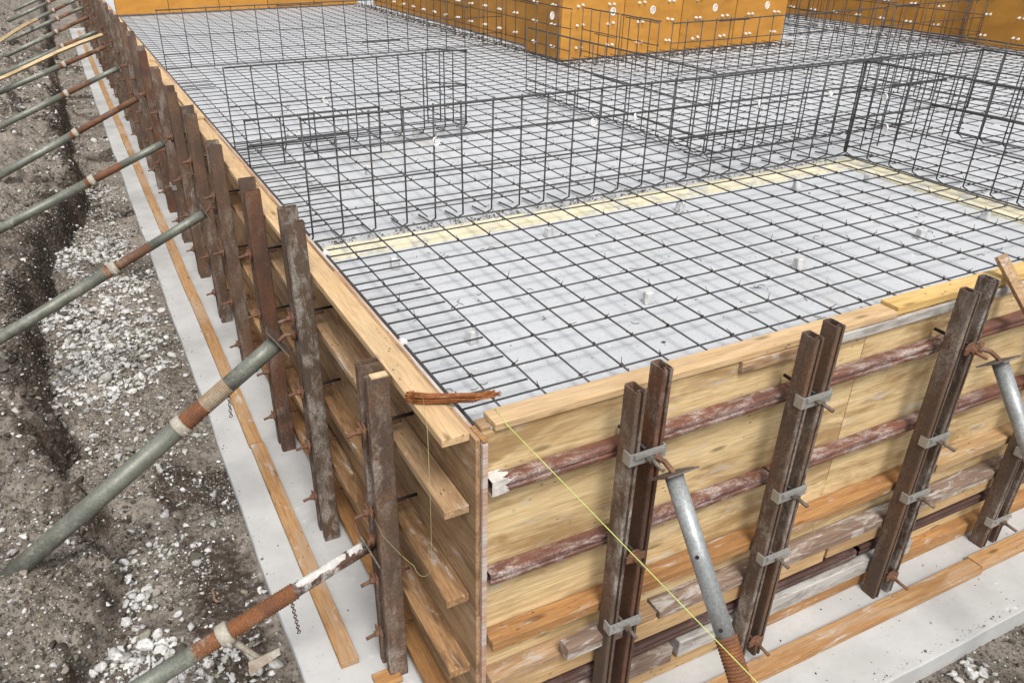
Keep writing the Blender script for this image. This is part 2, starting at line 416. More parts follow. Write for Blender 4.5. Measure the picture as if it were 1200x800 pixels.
cc = np.ones((nx * ny, 4)); cc[:, 0] = cc[:, 1] = cc[:, 2] = GM.ravel(); ca.data.foreach_set('color', cc.ravel())
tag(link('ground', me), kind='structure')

def grid_slab(name, outline_boxes, mat):
    mb = MB()
    for b in outline_boxes: mb.box(*b)
    return tag(mb.build(name, mat), kind='structure')

# footing: an L of two strips butted end to end
def footing():
    mb = MB(); jx = lambda i: 0.004 * math.sin(i * 0.23) + 0.003 * math.sin(i * 0.61 + 1) + random.uniform(-.0022, .0022)
    def strip(n, outer, inner):
        vs = []; fs = []
        for i in range(n + 1):
            o1 = outer(i); n1 = inner(i)
            vs += [(n1[0], n1[1], ZF), (o1[0], o1[1], ZF + random.uniform(-.002, .0)), (o1[0] + o1[2] * .006, o1[1] + o1[3] * .006, ZF - 0.010), (o1[0] + o1[2] * .012, o1[1] + o1[3] * .012, -1.86)]
        for i in range(n):
            for k in range(3): fs.append((i*4+k, i*4+k+1, (i+1)*4+k+1, (i+1)*4+k))
        mb.add(vs, fs)
    strip(230, lambda i: (-0.630 + (jx(i) if i > 1 else 0), -0.575 + 28.5 * i / 230, -1, 0), lambda i: (0.30, -0.575 + 28.5 * i / 230))
    strip(110, lambda i: (0.30 + 12.7 * i / 110, -0.575 + (jx(i) if i > 0 else 0), 0, -1), lambda i: (0.30 + 12.7 * i / 110, 0.30))
    return tag(mb.build('footing', M['footing']), kind='structure')
footing()
mb = MB(); mb.box(0.002, 13.0, 0.034, 28.0, -1.685, ZS)
tag(mb.build('floor_slab', M['floor']), kind='structure')

# cream strips of board lying on the slab
def lay_strip(x0, x1, y0, y1, label):
    mb = MB(); mb.box(x0, x1, y0, y1, ZS, ZS + 0.012)
    tag(mb.build('edge_board', M['strip']), label, 'board', 'cream boards laid beside the cages')
lay_strip(0.03, 2.05, 2.10, 2.30, 'cream board lying on the slab along the near cage, nearest the left formwork')
lay_strip(2.056, 4.16, 2.10, 2.30, 'cream board lying on the slab along the near cage, up to the cage corner')
lay_strip(4.166, 4.44, 0.25, 2.30, 'mottled cream board lying on the slab along the right hand cage')
# mortar edging crumbs beside cage are in the debris object further down

# ------------------------------------------------------------------ rebar mats
def bar_mesh(name, L, r, n=6):
    mb = MB(); nseg = max(1, int(L / 1.2)); pts = []
    for k in range(nseg + 1): pts.append((L * k / nseg, random.uniform(-.003, .003) if 0 < k < nseg else 0, random.uniform(-.003, .003)))
    mb.tube(pts, r, n)
    me = bpy.data.meshes.new(name); me.from_pydata(mb.v, [], mb.f); me.polygons.foreach_set('use_smooth', mb.smooth)
    return me

def mat_bay(label, x0, x1, y0, y1, ox=0.191, oy=0.095, r=0.0043, wires=True, mat=None, extra_left=False, group='rebar mats on the slab'):
    mat = mat or M['rebar']
    root = empty('rebar_mat', (x0, y0, ZM))
    tag(root, label, 'rebar mat', group)
    xs = [x for x in (ox + 0.2 * k for k in range(-30, 90)) if x0 < x < x1]
    ys = [y for y in (oy + 0.2 * k for k in range(-30, 120)) if y0 < y < y1]
    mx = bar_mesh('crosswise_bar', x1 - x0, r); mx.materials.append(mat)
    my = bar_mesh('lengthwise_bar', y1 - y0, r); my.materials.append(mat)
    for y in ys:
        link('crosswise_bar', mx, root, (0, y - y0 + random.uniform(-.004, .004), 0), (0, 0, random.uniform(-.0015, .0015)))
    for x in xs:
        link('lengthwise_bar', my, root, (x - x0 + random.uniform(-.004, .004), 0, 2 * r), (0, 0, math.pi/2 + random.uniform(-.0015, .0015)))
    if extra_left:
        o = link('edge_bar', bpy.data.meshes.new('edge_bar'), root)
        mbb = MB(); mbb.tube([(0.04 - x0, 0, 0.012), (0.04 - x0, (y1 - y0) / 2, 0.012), (0.04 - x0, y1 - y0, 0.012)], 0.009, 8)
        o.data.from_pydata(mbb.v, [], mbb.f); o.data.materials.append(mat)
        ms = bar_mesh('short_bar', 0.345, r); ms.materials.append(mat)
        for k in range(-1, int((y1 - y0) / 0.2)):
            y = oy + 0.078 + 0.2 * k
            if y0 < y < y1: link('short_bar', ms, root, (0.04 - x0, y - y0 + random.uniform(-.012, .012), 0.003), (0, 0, random.uniform(-.01, .01)))
    if wires:
        w = MB()
        for x in xs:
            for y in ys:
                if random.random() < 0.75:
                    p = Vector((x - x0, y - y0, r))
                    a = random.random() * 6.28
                    d = Vector((math.cos(a), math.sin(a), 0))
                    w.tube([p - d * 0.011 + Vector((0, 0, -.004)), p + Vector((0, 0, 0.012)), p + d * 0.011], 0.0034, 4)
                    tip = p + Vector((random.uniform(-.025, .025), random.uniform(-.025, .025), random.uniform(0.012, 0.038)))
                    w.tube([p + Vector((0, 0, 0.006)), tip], 0.0016, 4)
        o = w.build('tie_wire', M['tie_wire'], root); o['kind'] = 'stuff'
    return root
mat_bay('square grid rebar mat over the bare grey slab, framed by cream boards', 0.03, 4.2, 0.05, 2.2, extra_left=True)
mat_bay('rebar mat behind the near cage, beside the left formwork', 0.03, 4.72, 2.34, 7.1, extra_left=True, r=0.0042)
mat_bay('rebar mat at the far left, in front of the far orange wall', 0.03, 4.66, 7.16, 14.8, wires=False, extra_left=True, r=0.0042)
mat_bay('rebar mat in front of the middle orange block face', 4.78, 10.6, 2.34, 7.05, r=0.0042)
mat_bay('rebar mat at the right edge behind the right hand cage', 4.36, 10.6, 0.05, 2.28, r=0.0042)
mat_bay('rebar mat running back between the two orange blocks on the right', 8.7, 10.95, 7.1, 14.8, wires=False, r=0.0042)

# ------------------------------------------------------------------ rebar cages (upright nets)
def cage(label, p0, p1, z0, z1, rails, sp=0.2, r=0.0055, foot=None, top_r=0.0072, mat=None, double=True, depth=0.0, first=0.0, tall_ends=0.0):
    """upright net of bars between two plan points; rails = heights of the horizontal bars"""
    mat = mat or M['rebar']
    p0 = Vector((p0[0], p0[1], 0)); p1 = Vector((p1[0], p1[1], 0)); L = (p1 - p0).length; d = (p1 - p0) / L
    ang = math.atan2(d.y, d.x)
    root = empty('rebar_cage', (p0.x, p0.y, z0), ang)
    tag(root, label, 'rebar cage', 'upright rebar cages of the foundation beams')
    n = int(round(L / sp))
    H = z1 - z0
    def upright(dy):
        mb = MB()
        pts = [(0, dy, H + 0.012), (0, dy, 0.02)]
        if foot: pts += [(0, dy + foot * 0.3, -0.03), (0, dy + foot, -0.045)]
        mb.tube(pts, r, 6)
        me = bpy.data.meshes.new('upright_bar'); me.from_pydata(mb.v, [], mb.f)
        me.polygons.foreach_set('use_smooth', mb.smooth); me.materials.append(mat); return me
    ups = [upright(0.0)] + ([upright(depth)] if depth else [])
    for me in ups:
        for k in range(n + 1):
            x = min(L, first + k * L / n)
            link('upright_bar', me, root, (x + random.uniform(-.008, .008), 0.008, 0), (random.uniform(-.012, .012), random.uniform(-.008, .008), 0))
    for dy in ([0.0, depth] if depth else [0.0]):
        for i, z in enumerate(rails):
            rr = top_r if i == 0 else r
            mb = MB(); zz = z - z0
            sag = lambda: random.uniform(-.004, .004)
            pts = [(L * k / 6, dy - 0.006, zz + sag()) for k in range(7)]
            mb.tube(pts, rr, 6)
            mb.build('rail_bar', mat, root)
        if double and dy == 0.0:
            for q in range(max(1, int(L / 1.6))):            # lap bars tied under the top rail
                s = random.uniform(0, max(0.05, L - 0.8)); z = random.choice([rails[0] - 0.018] + [z_ - .014 for z_ in rails[1:3]]) - z0
                mb = MB(); mb.tube([(s, dy + 0.012, z), (min(L, s + random.uniform(0.4, 0.7)), dy + 0.012, z)], r * 1.0, 6)
                mb.build('lap_bar', mat, root)
    if depth:                                               # cross ties
        mb = MB(); mb.tube([(0, 0, 0), (0, depth, 0)], r, 6)
        me = bpy.data.meshes.new('cross_tie'); me.from_pydata(mb.v, [], mb.f); me.materials.append(mat)
        for k in range(0, n + 1, 2): link('cross_tie', me, root, (min(L, k * L / n), 0, 0.02))
    w = MB()
    for k in range(n + 1):
        for z in rails:
            if random.random() < 0.6:
                p = Vector((min(L, k * L / n), 0.0, z - z0))
                w.tube([p, p + Vector((random.uniform(-.02, .02), random.uniform(-.025, .02), random.uniform(-.02, .03)))], 0.0018, 4)
    o = w.build('tie_wire', M['tie_wire'], root); o['kind'] = 'stuff'
    return root
RA = [0.60, 0.425, 0.22, 0.03, -0.085]
cage('long rebar cage across the picture behind the cream boards', (0.05, 2.28), (4.28, 2.25), -0.09, 0.6, RA, 0.195, foot=0.28, first=0.0)
cage('rebar cage running toward the camera from the near cage corner', (4.28, 2.25), (4.28, 0.10), -0.09, 0.6, [0.6, 0.41, 0.2, -0.02, -0.085], 0.2, foot=0.3, r=0.0052)
cage('short rebar cage right of the near cage corner', (4.29, 2.27), (5.60, 2.26), -0.09, 0.59, [0.59, 0.4, 0.18, -0.04], 0.2)
cage('rebar cage at the right edge, parallel to the right hand cage', (5.60, 2.26), (5.60, 0.10), -0.09, 0.59, [0.59, 0.36, 0.12, -0.06], 0.2, foot=0.25)
cage('rebar cage leading back toward the middle orange block', (3.30, 2.74), (3.30, 5.55), -0.09, 0.52, [0.52, 0.27, 0.02, -0.08], 0.2, foot=-0.2)
cage('rebar cage just behind the near cage, right of its inner corner', (3.32, 2.74), (5.65, 2.74), -0.09, 0.505, [0.505, 0.25, 0.02, -0.08], 0.2, foot=0.25)
cage('low lap cage behind the long near cage, against the left formwork', (0.03, 3.85), (1.05, 3.85), -0.09, 0.27, [0.278, 0.1, -0.06], 0.25, top_r=0.008)
cage('rebar cage in the left bay whose end post stands free', (0.05, 4.42), (2.05, 4.40), -0.09, 0.54, [0.545, 0.26, -0.02, -0.07], 0.2, foot=0.2)
cage('short return cage at the free end of the left bay cage', (2.06, 4.41), (1.80, 4.68), -0.09, 0.52, [0.53, 0.26, -0.05], 0.12, double=False, top_r=0.006)
cage('far rebar cage across the far left bay', (0.05, 8.4), (4.5, 8.38), -0.09, 0.58, [0.58, 0.3, 0.1, -0.05], 0.27)
cage('rebar cage standing by the left face of the middle orange block', (4.42, 6.5), (4.42, 14.0), -0.09, 0.52, [0.56, 0.34, 0.1, -0.05], 0.27, mat=M['rebar_rusty'])
cage('rebar cage in front of the corner of the middle orange block', (4.95, 6.30), (4.95, 7.05), -0.09, 0.5, [0.5, 0.25, 0.0], 0.2, tall_ends=0.1)
cage('rebar cage between the middle orange block and the inner corner cage', (4.95, 5.52), (4.95, 6.26), -0.09, 0.5, [0.5, 0.25, 0.0], 0.2)
cage('long rebar cage along the front of the middle orange block', (5.10, 5.49), (8.45, 5.49), -0.09, 0.48, [0.48, 0.27, 0.06, -0.05], 0.21)
cage('rebar cage continuing right of the middle orange block', (8.47, 5.49), (10.4, 5.49), -0.09, 0.5, [0.5, 0.27, 0.06], 0.2)
cage('rebar cage beside the right orange wall', (10.3, 5.4), (10.3, 11.5), -0.09, 0.55, [0.55, 0.32, 0.1, -0.05], 0.25, mat=M['rebar_rusty'])
cage('rebar cage along the right side of the middle orange block', (8.75, 5.6), (8.75, 12.5), -0.09, 0.52, [0.52, 0.3, 0.08], 0.27)
cage('rebar cage leading back through the right bay', (6.6, 2.3), (6.6, 4.05), -0.09, 0.52, [0.52, 0.27, 0.02], 0.2)
cage('rear right cage in the gap between the orange blocks', (8.8, 8.6), (10.9, 8.6), -0.09, 0.5, [0.5, 0.25, 0.0], 0.2)

# spacer blocks under the mats (one metre grid)
def spacer(x, y, s, label):
    bm = bmesh.new(); bmesh.ops.create_cube(bm, size=1.0)
    for v in bm.verts:
        k = 1.0 if v.co.z < 0 else 0.86
        v.co = Vector((v.co.x * s * k, v.co.y * s * k, v.co.z * 0.064 + 0.032))
    bmesh.ops.bevel(bm, geom=list(bm.edges), offset=0.005, segments=1, affect='EDGES')
    for v in bm.verts: v.co += Vector((random.uniform(-.002, .002), random.uniform(-.002, .002), random.uniform(-.001, .001)))
    me = bpy.data.meshes.new('spacer_block'); bm.to_mesh(me); bm.free(); me.materials.append(M['mortar'])
    o = link('spacer_block', me, None, (x, y, ZS), (0, 0, random.uniform(-.5, .5))); tag(o, label, 'spacer block', 'concrete spacer blocks under the rebar mat')
for x, y, l in [(0.38, 0.875, 'concrete spacer block among the short bars near the left formwork'),
                (1.36, 0.86, 'concrete spacer block in the front row, beside a brown stain'),
                (2.37, 0.85, 'concrete spacer block in the front row, behind the second front post from the corner'),
                (3.37, 0.86, 'concrete spacer block in the front row, nearest the third front post from the corner'),
                (0.38, 1.84, 'concrete spacer block beside the cream board at the left formwork'),
                (1.39, 1.88, 'concrete spacer block beside the cream board in the middle of the mat'),
                (2.40, 1.90, 'concrete spacer block beside the cream board, left of the far mat corner'),
                (3.43, 1.90, 'concrete spacer block just short of the cage corner'),
                (4.02, 1.80, 'concrete spacer block at the corner of the cream boards'),
                (4.05, 0.92, 'concrete spacer block against the right hand cream board'),
                (0.85, 3.6, 'concrete spacer block behind the near cage, toward the left formwork'),
                (1.60, 4.5, 'concrete spacer block under the free end of the left bay cage')]:
    spacer(x, y, 0.05, l)

# white wheel spacers clipped on the bars
def wheel_mesh():
    mb = MB(); mb.torus((0, 0, 0), (0, 1, 0), 0.036, 0.006, 18, 6); mb.torus((0, 0, 0), (0, 1, 0), 0.012, 0.005, 10, 5)
    for k in range(8):
        a = k * math.pi / 4
        mb.box(-0.002, 0.002, -0.003, 0.003, 0, 0); b = len(mb.v) - 8
        del mb.v[b:]; del mb.f[-6:]; del mb.smooth[-6:]
        mb.tube([(0.012 * math.cos(a), 0, 0.012 * math.sin(a)), (0.036 * math.cos(a), 0, 0.036 * math.sin(a))], 0.0028, 5)
    me = bpy.data.meshes.new('wheel_spacer'); me.from_pydata(mb.v, [], mb.f); me.polygons.foreach_set('use_smooth', mb.smooth)
    me.materials.append(M['plastic']); return me
WM = wheel_mesh()
for x, y, z, rz, l in [(0.83, 2.268, 0.40, 0.3, 'white wheel spacer on the long near cage, nearest the left formwork'),
                       (1.92, 2.262, 0.40, 0.2, 'white wheel spacer on the long near cage, left one of the close couple'),
                       (2.24, 2.262, 0.40, 0.7, 'white wheel spacer on the long near cage, right one of the close couple'),
                       (3.30, 2.255, 0.385, 0.6, 'white wheel spacer on the long near cage, at the inner corner'),
                       (3.98, 2.25, 0.40, 0.3, 'white wheel spacer on the long near cage, beside the near cage corner'),
                       (4.272, 2.02, 0.385, 1.3, 'white wheel spacer high on the cage running toward the camera'),
                       (4.272, 1.95, 0.18, 1.2, 'white wheel spacer low on the cage running toward the camera'),
                       (0.80, 4.41, 0.25, 0.3, 'white wheel spacer on the left bay cage'),
                       (4.55, 7.15, 0.42, 0.5, 'white wheel spacer at the corner edge of the middle orange block'),
                       (5.15, 6.71, 0.48, 0.2, 'white wheel spacer before the orange block front, leftmost of its row'),
                       (5.75, 6.71, 0.47, 0.2, 'white wheel spacer before the orange block front, second from the left'),
                       (6.75, 6.71, 0.45, 0.2, 'white wheel spacer before the orange block front, second from the right'),
                       (7.65, 6.71, 0.44, 0.2, 'white wheel spacer before the orange block front, rightmost of its row')]:
    o = link('wheel_spacer', WM, None, (x, y, z), (0, 0, rz)); tag(o, l, 'spacer', 'white plastic wheel spacers on the rebar')
    o.scale = (1.15, 1.2, 1.15) if y > 6 else (0.7, 0.9, 0.7)
for y, l in [(0.86, 'small white plastic cap on the edge bar, nearer the corner'), (2.0, 'small white plastic cap on the edge bar, beside the cream board')]:
    mb = MB(); mb.tube([(0, -0.02, 0), (0, -0.016, 0), (0, 0.016, 0), (0, 0.02, 0)], [0.012, 0.018, 0.018, 0.012], 10)
    tag(mb.build('bar_cap', M['plastic'], None, (0.04, y, ZM + 0.02)), l, 'bar cap', 'white caps on the edge bar')

# ------------------------------------------------------------------ orange wall forms
def orange_panel(label, p0, p1, z0, z1, cones=True, group='orange wall form panels'):
    p0 = Vector((p0[0], p0[1], 0)); p1 = Vector((p1[0], p1[1], 0)); L = (p1 - p0).length; d = (p1 - p0) / L
    root = empty('form_panel', (p0.x, p0.y, z0), math.atan2(d.y, d.x))
    tag(root, label, 'form panel', group)
    mb = MB(); mb.box(0.006, L - 0.006, 0, 0.05, 0, z1 - z0); mb.build('face_sheet', M['orange'], root)
    for q in (0.0, 1.0):
        mb = MB(); mb.box(q * (L - 0.05) , q * (L - 0.05) + 0.05, 0.0505, 0.10, 0, z1 - z0 - 0.01); mb.build('side_rail', M['orange_plank'], root)
    mb = MB(); mb.box(0.052, L - 0.052, 0.052, 0.11, 0.05, 0.11); mb.build('rear_rail', M['orange_plank'], root)
    if cones:
        mb = MB(); mb.tube([(0, 0.0, 0), (0, -0.022, 0)], [0.017, 0.013], 10); mb.tube([(0, -0.022, 0), (0, -0.045, 0)], 0.005, 6)
        mc = bpy.data.meshes.new('tie_cone'); mc.from_pydata(mb.v, [], mb.f); mc.materials.append(M['plastic'])
        nx_ = max(1, int(round(L / 0.47)))
        for i in range(nx_):
            for z in (0.14, 0.40, 0.63):
                for dx in (0, 0.075):
                    link('tie_cone', mc, root, (L * (i + 0.5) / nx_ + dx + random.uniform(-.01, .01), 0, z + random.uniform(-.008, .008)))
    return root
names = ['nearest the corner', 'second from the corner', 'third from the corner', 'fourth from the corner', 'fifth from the corner', 'sixth from the corner', 'seventh from the corner', 'eighth from the corner', 'farthest from the corner']
for i in range(4):
    x0 = 4.72 + 0.95 * i
    orange_panel('orange panel on the front of the middle block, ' + names[i], (x0, 7.2), (x0 + 0.95, 7.2), -0.12, 1.0)
for i in range(8):
    y1 = 14.95 - (7 - i) * 0.97
    xw = 4.74 if i == 0 else 4.98
    orange_panel(('orange panel on the left face of the middle block' if i == 0 else 'orange panel of the set back wall left of the middle block, ' + names[i]), (xw, y1), (xw, y1 - 0.97 if i else 7.21), -0.12, 1.0)
for i in range(5):
    orange_panel('orange panel of the far wall, %s from the left formwork' % ORD[i], (0.05 + 0.93 * i, 15.1), (0.98 + 0.93 * i, 15.1), -0.12, 1.0, cones=False)
for i in range(6):
    y1 = 5.95 + 0.97 * (i + 1)
    orange_panel('orange panel of the right wall behind its step, ' + ORD[i] + ' from the step', (11.1, y1), (11.1, y1 - 0.97), -0.12, 1.0)
for i in range(3):
    y1 = 5.9 - 0.97 * i
    orange_panel('orange panel of the right wall in front of its step, ' + ORD[i] + ' from the step', (10.72, y1), (10.72, y1 - 0.97), -0.12, 1.0)
orange_panel('narrow orange panel closing the step of the right wall', (10.83, 5.92), (11.08, 5.92), -0.12, 1.0, cones=False)
orange_panel('orange panel on the right side of the middle block, front one', (8.51, 7.22), (8.51, 9.6), -0.12, 1.0, cones=False)
orange_panel('orange panel on the right side of the middle block, rear one', (8.51, 9.61), (8.51, 12.0), -0.12, 1.0, cones=False)
orange_panel('orange panel closing the far gap between the two blocks', (8.55, 14.9), (11.05, 14.9), -0.12, 1.0, cones=False)

# ------------------------------------------------------------------ front formwork
for i, (a, b) in enumerate([(0.004, 1.899), (1.902, 3.699), (3.702, 5.50), (5.503, 7.3)]):
    w = ['beside the near corner', 'in the middle of the visible wall', 'at the right edge of the picture', 'beyond the right edge of the picture'][i]
    plank('plywood_panel', 'x', a, b, 0.012, 0.030, -0.86, -0.004, M['front_ply'], 'upper yellow plywood panel of the front wall ' + w, 'plywood panel', 'plywood panels of the front formwork', warp=0.001, bev=0.0015)
    plank('plywood_panel', 'x', a, b, 0.012, 0.030, ZF + 0.01, -0.864, M['front_ply'], 'lower yellow plywood panel of the front wall ' + w, 'plywood panel', 'plywood panels of the front formwork', warp=0.001, bev=0.0015)

def waler_pipe(axis, a0, a1, face, z0, mat, label, size=0.060, group='steel pipe walers of the front formwork'):
    """rounded square pipe with a groove along its outer face; axis x, outer face toward -y"""
    s = size / 2; c = 0.011
    prof = []
    for (sx, sy) in ((1, 1), (-1, 1), (-1, -1), (1, -1)):
        for k in range(4):
            base = {(1, 1): 0, (-1, 1): 90, (-1, -1): 180, (1, -1): 270}[(sx, sy)]
            a = R(base + k * 30)
            prof.append((sx * (s - c) + c * math.cos(a), sy * (s - c) + c * math.sin(a)))
        if (sx, sy) == (-1, 1):      # groove in the outer (-y) face
            prof += [(-s, 0.009), (-s + 0.006, 0.004), (-s + 0.006, -0.004), (-s, -0.009)]
    n = len(prof); L = a1 - a0; vs = []; fs = []; nl = max(2, int(L / 0.4)) + 1
    ph = random.random() * 6
    for k in range(nl):
        x = -L / 2 + L * k / (nl - 1)
        for (py, pz) in prof: vs.append((x, py + 0.002 * math.sin(x * 2 + ph), pz + 0.003 * math.sin(x * 1.3 + ph)))
    for k in range(nl - 1):
        for i in range(n): fs.append((k*n+i, k*n+(i+1)%n, (k+1)*n+(i+1)%n, (k+1)*n+i))
    b = len(vs)
    for k, x, st in ((0, -L/2, 0), (1, L/2, nl-1)):     # hollow ends
        dirn = 1 if k == 0 else -1
        base = len(vs)
        for (py, pz) in prof: vs.append((x, py * 0.88, pz * 0.88))
        for (py, pz) in prof: vs.append((x + dirn * min(0.15, L * .4), py * 0.88, pz * 0.88))
        for i in range(n):
            j = (i + 1) % n
            o = [st*n+i, base+i, base+j, st*n+j]; fs.append(tuple(o if k == 0 else o[::-1]))
            o = [base+i, base+n+i, base+n+j, base+j]; fs.append(tuple(o if k == 0 else o[::-1]))
        fs.append(tuple(base + n + i for i in range(n)))
    me = bpy.data.meshes.new('waler_pipe'); me.from_pydata(vs, [], fs); me.materials.append(mat)
    o = link('waler_pipe', me, None, ((a0 + a1) / 2, face + s, z0 + s)); tag(o, label, 'waler', group)
    return o
waler_pipe('x', 0.008, 3.4, -0.055, -0.232, M['waler_pipe'], 'red brown steel pipe waler, topmost on the front wall, left length')
waler_pipe('x', 3.41, 7.0, -0.055, -0.235, M['waler_pipe'], 'red brown steel pipe waler, topmost on the front wall, right length')
waler_pipe('x', 0.006, 3.7, -0.055, -0.672, M['waler_pipe'], 'whitish stained steel pipe waler, second from the top of the front wall')
waler_pipe('x', 3.71, 7.0, -0.055, -0.672, M['waler_pipe_dark'], 'steel pipe waler, second from the top, at the right end')
mb = MB(); ring = []; h_ = 0.0312
for k in range(20):
    q = k / 5; sd_ = int(q); f_ = (q - sd_) * 2 - 1
    ring.append([(-h_, f_ * h_), (f_ * h_, h_), (h_, -f_ * h_), (-f_ * h_, -h_)][sd_])
vs = []; xs_ = [0.0065, 0.03, 0.055, 0.075]
for j, xx in enumerate(xs_):
    for k, (yy, zz) in enumerate(ring):
        rag = (0.022 * math.sin(k * 1.9) + random.uniform(-.01, .01)) if j == 3 else (random.uniform(-.003, .003) if j else 0)
        g = 1.0 + random.uniform(0.0, 0.05) if 0 < j < 3 else (0.975 if j == 3 else 1.0)
        vs.append((xx + rag, -0.025 + yy * g, -0.202 + zz * g))
mb.add(vs, [(j*20+k, j*20+(k+1)%20, (j+1)*20+(k+1)%20, (j+1)*20+k) for j in range(3) for k in range(20)])
crust = mb.build('mortar_crust', M['crust'], None)
tp = COL.objects['waler_pipe']; crust.parent = tp; crust.matrix_parent_inverse = tp.matrix_basis.inverted()
gP = 'timber walers of the front formwork'
plank('waler_plank', 'x', 0.006, 2.62, -0.080, 0.009, -1.018, -0.965, M['orange_plank'], 'orange brown timber waler across the front wall at mid height', 'plank', gP)
plank('waler_plank', 'x', 2.63, 6.4, -0.080, 0.009, -1.010, -0.957, M['beige_plank'], 'brown timber waler at mid height, right of the third front post', 'plank', gP)
plank('waler_plank', 'x', 0.86, 6.4, -0.088, 0.009, -1.235, -1.190, M['grey_plank'], 'grey weathered timber waler under the orange one', 'plank', gP)
plank('waler_plank', 'x', 0.006, 0.85, -0.075, 0.009, -1.240, -1.195, M['pale_plank'], 'pale timber waler low beside the near corner', 'plank', gP)
plank('waler_plank', 'x', 0.33, 0.66, -0.140, -0.076, -1.170, -1.105, M['grey_plank'], 'short grey block of timber behind the first front post', 'timber block', warp=0)
plank('waler_plank', 'x', 0.006, 1.93, -0.070, 0.009, -1.345, -1.240, M['beige_plank'], 'beige board on edge below the grey timber, left length', 'plank', gP, bev=0.004)
plank('waler_plank', 'x', 1.95, 6.4, -0.070, 0.009, -1.335, -1.240, M['beige_plank'], 'beige board on edge below the grey timber, right length', 'plank', gP, bev=0.004)
waler_pipe('x', 0.006, 2.2, -0.068, -1.452, M['waler_pipe_dark'], 'dark steel pipe waler low on the front wall, left length')
waler_pipe('x', 2.22, 6.6, -0.068, -1.438, M['waler_pipe_dark'], 'dark steel pipe waler low on the front wall, right length')
plank('waler_plank', 'x', 1.02, 2.65, -0.082, 0.009, -1.575, -1.475, M['white_plank'], 'whitish mortar stained board near the foot of the front wall', 'plank', gP, bev=0.004)
plank('waler_plank', 'x', 0.30, 0.98, -0.085, 0.009, -1.580, -1.480, M['grey_plank'], 'grey split board near the foot of the front wall by the first post', 'plank', gP, bev=0.004)
plank('waler_plank', 'x', 0.006, 1.6, -0.060, 0.009, ZF + 0.003, -1.60, M['beige_plank'], 'sole board at the foot of the front wall, left length', 'plank', gP)
plank('waler_plank', 'x', 1.61, 6.4, -0.060, 0.009, ZF + 0.003, -1.60, M['orange_plank'], 'orange sole board at the foot of the front wall, right length', 'plank', gP)
gC = 'boards along the top of the formwork'
plank('top_board', 'x', 0.045, 2.045, -0.002, 0.094, 0.001, 0.032, M['new_board'], 'pale board capping the front wall from the near corner', 'board', gC, warp=0.002)
plank('top_board', 'x', 2.055, 4.6, 0.004, 0.10, 0.006, 0.046, M['yellow_board'], 'fresh yellow board capping the front wall at the right', 'board', gC, warp=0.001)
plank('ledger_board', 'x', 1.52, 3.3, -0.008, 0.010, -0.048, -0.003, M['white_plank'], 'whitish ledger board under the boards capping the front wall', 'board', warp=0.001)
plank('ledger_board', 'x', 1.16, 1.46, -0.010, 0.010, -0.052, -0.002, M['pale_plank'], 'small offcut under the board capping the front wall', 'offcut', warp=0)
LB_ = MB(); LB_.tube([(2.765, 0.05, 0.146), (2.782, -0.035, 0.05), (2.85, -0.385, -0.345)], 0.030, 4, sm=False)
tag(LB_.build('loose_batten', M['pale_plank']), 'pale timber end leaning beside the third front post', 'timber')
plank('filler_block', 'x', 0.006, 0.043, 0.034, 0.092, -0.05, 0.008, M['pale_plank'], 'small pale filler block between the two capping boards at the corner', 'timber block', warp=0)
# front kicker timber
plank('kicker_timber', 'x', 0.62, 3.0, -0.312, -0.216, ZF + 0.002, ZF + 0.045, M['kicker'], 'timber kicker lying along the front footing, left length', 'timber', 'kicker timbers on the footing')
plank('kicker_timber', 'x', 3.01, 6.0, -0.305, -0.21, ZF + 0.002, ZF + 0.045, M['kicker'], 'timber kicker lying along the front footing, right length', 'timber', 'kicker timbers on the footing')

# ------------------------------------------------------------------ left formwork
YE = 27.0
ys_ = [0.0, 1.62, 3.42, 5.22, 7.02, 8.82, 10.62, 12.42, 14.22, 16.02, 17.82, 19.62, 21.42, 23.22, 25.02, YE]
for i in range(len(ys_) - 1):
    a, b = ys_[i] + (-0.012 if i == 0 else 0.0015), ys_[i+1] - 0.0015
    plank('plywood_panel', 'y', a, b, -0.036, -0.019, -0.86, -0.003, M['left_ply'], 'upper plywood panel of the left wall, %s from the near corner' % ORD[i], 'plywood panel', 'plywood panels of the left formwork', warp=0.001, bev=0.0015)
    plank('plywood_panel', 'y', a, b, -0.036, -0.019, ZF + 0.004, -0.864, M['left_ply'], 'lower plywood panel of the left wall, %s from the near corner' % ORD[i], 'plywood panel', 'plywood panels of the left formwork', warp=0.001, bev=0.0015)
    plank('lining_sheet', 'y', a, b, -0.017, -0.001, ZF + 0.006, -0.012, M['ply_edge'], 'inner lining sheet of the left wall, %s from the near corner' % ORD[i], 'lining sheet', 'lining sheets of the left formwork', warp=0.0005, bev=0.001)
mb = MB(); mb.box(-0.0175, 0.003, -0.028, -0.0145, ZF + 0.01, -0.02)
cb = mb.build('corner_batten', M['ply_edge']); mb = MB(); mb.box(-0.0168, 0.002, -0.027, 0.075, -0.0105, -0.005); mb.build('cut_top', M['orange_plank'], cb)
tag(cb, 'mortar stained vertical batten covering the outer corner', 'batten')

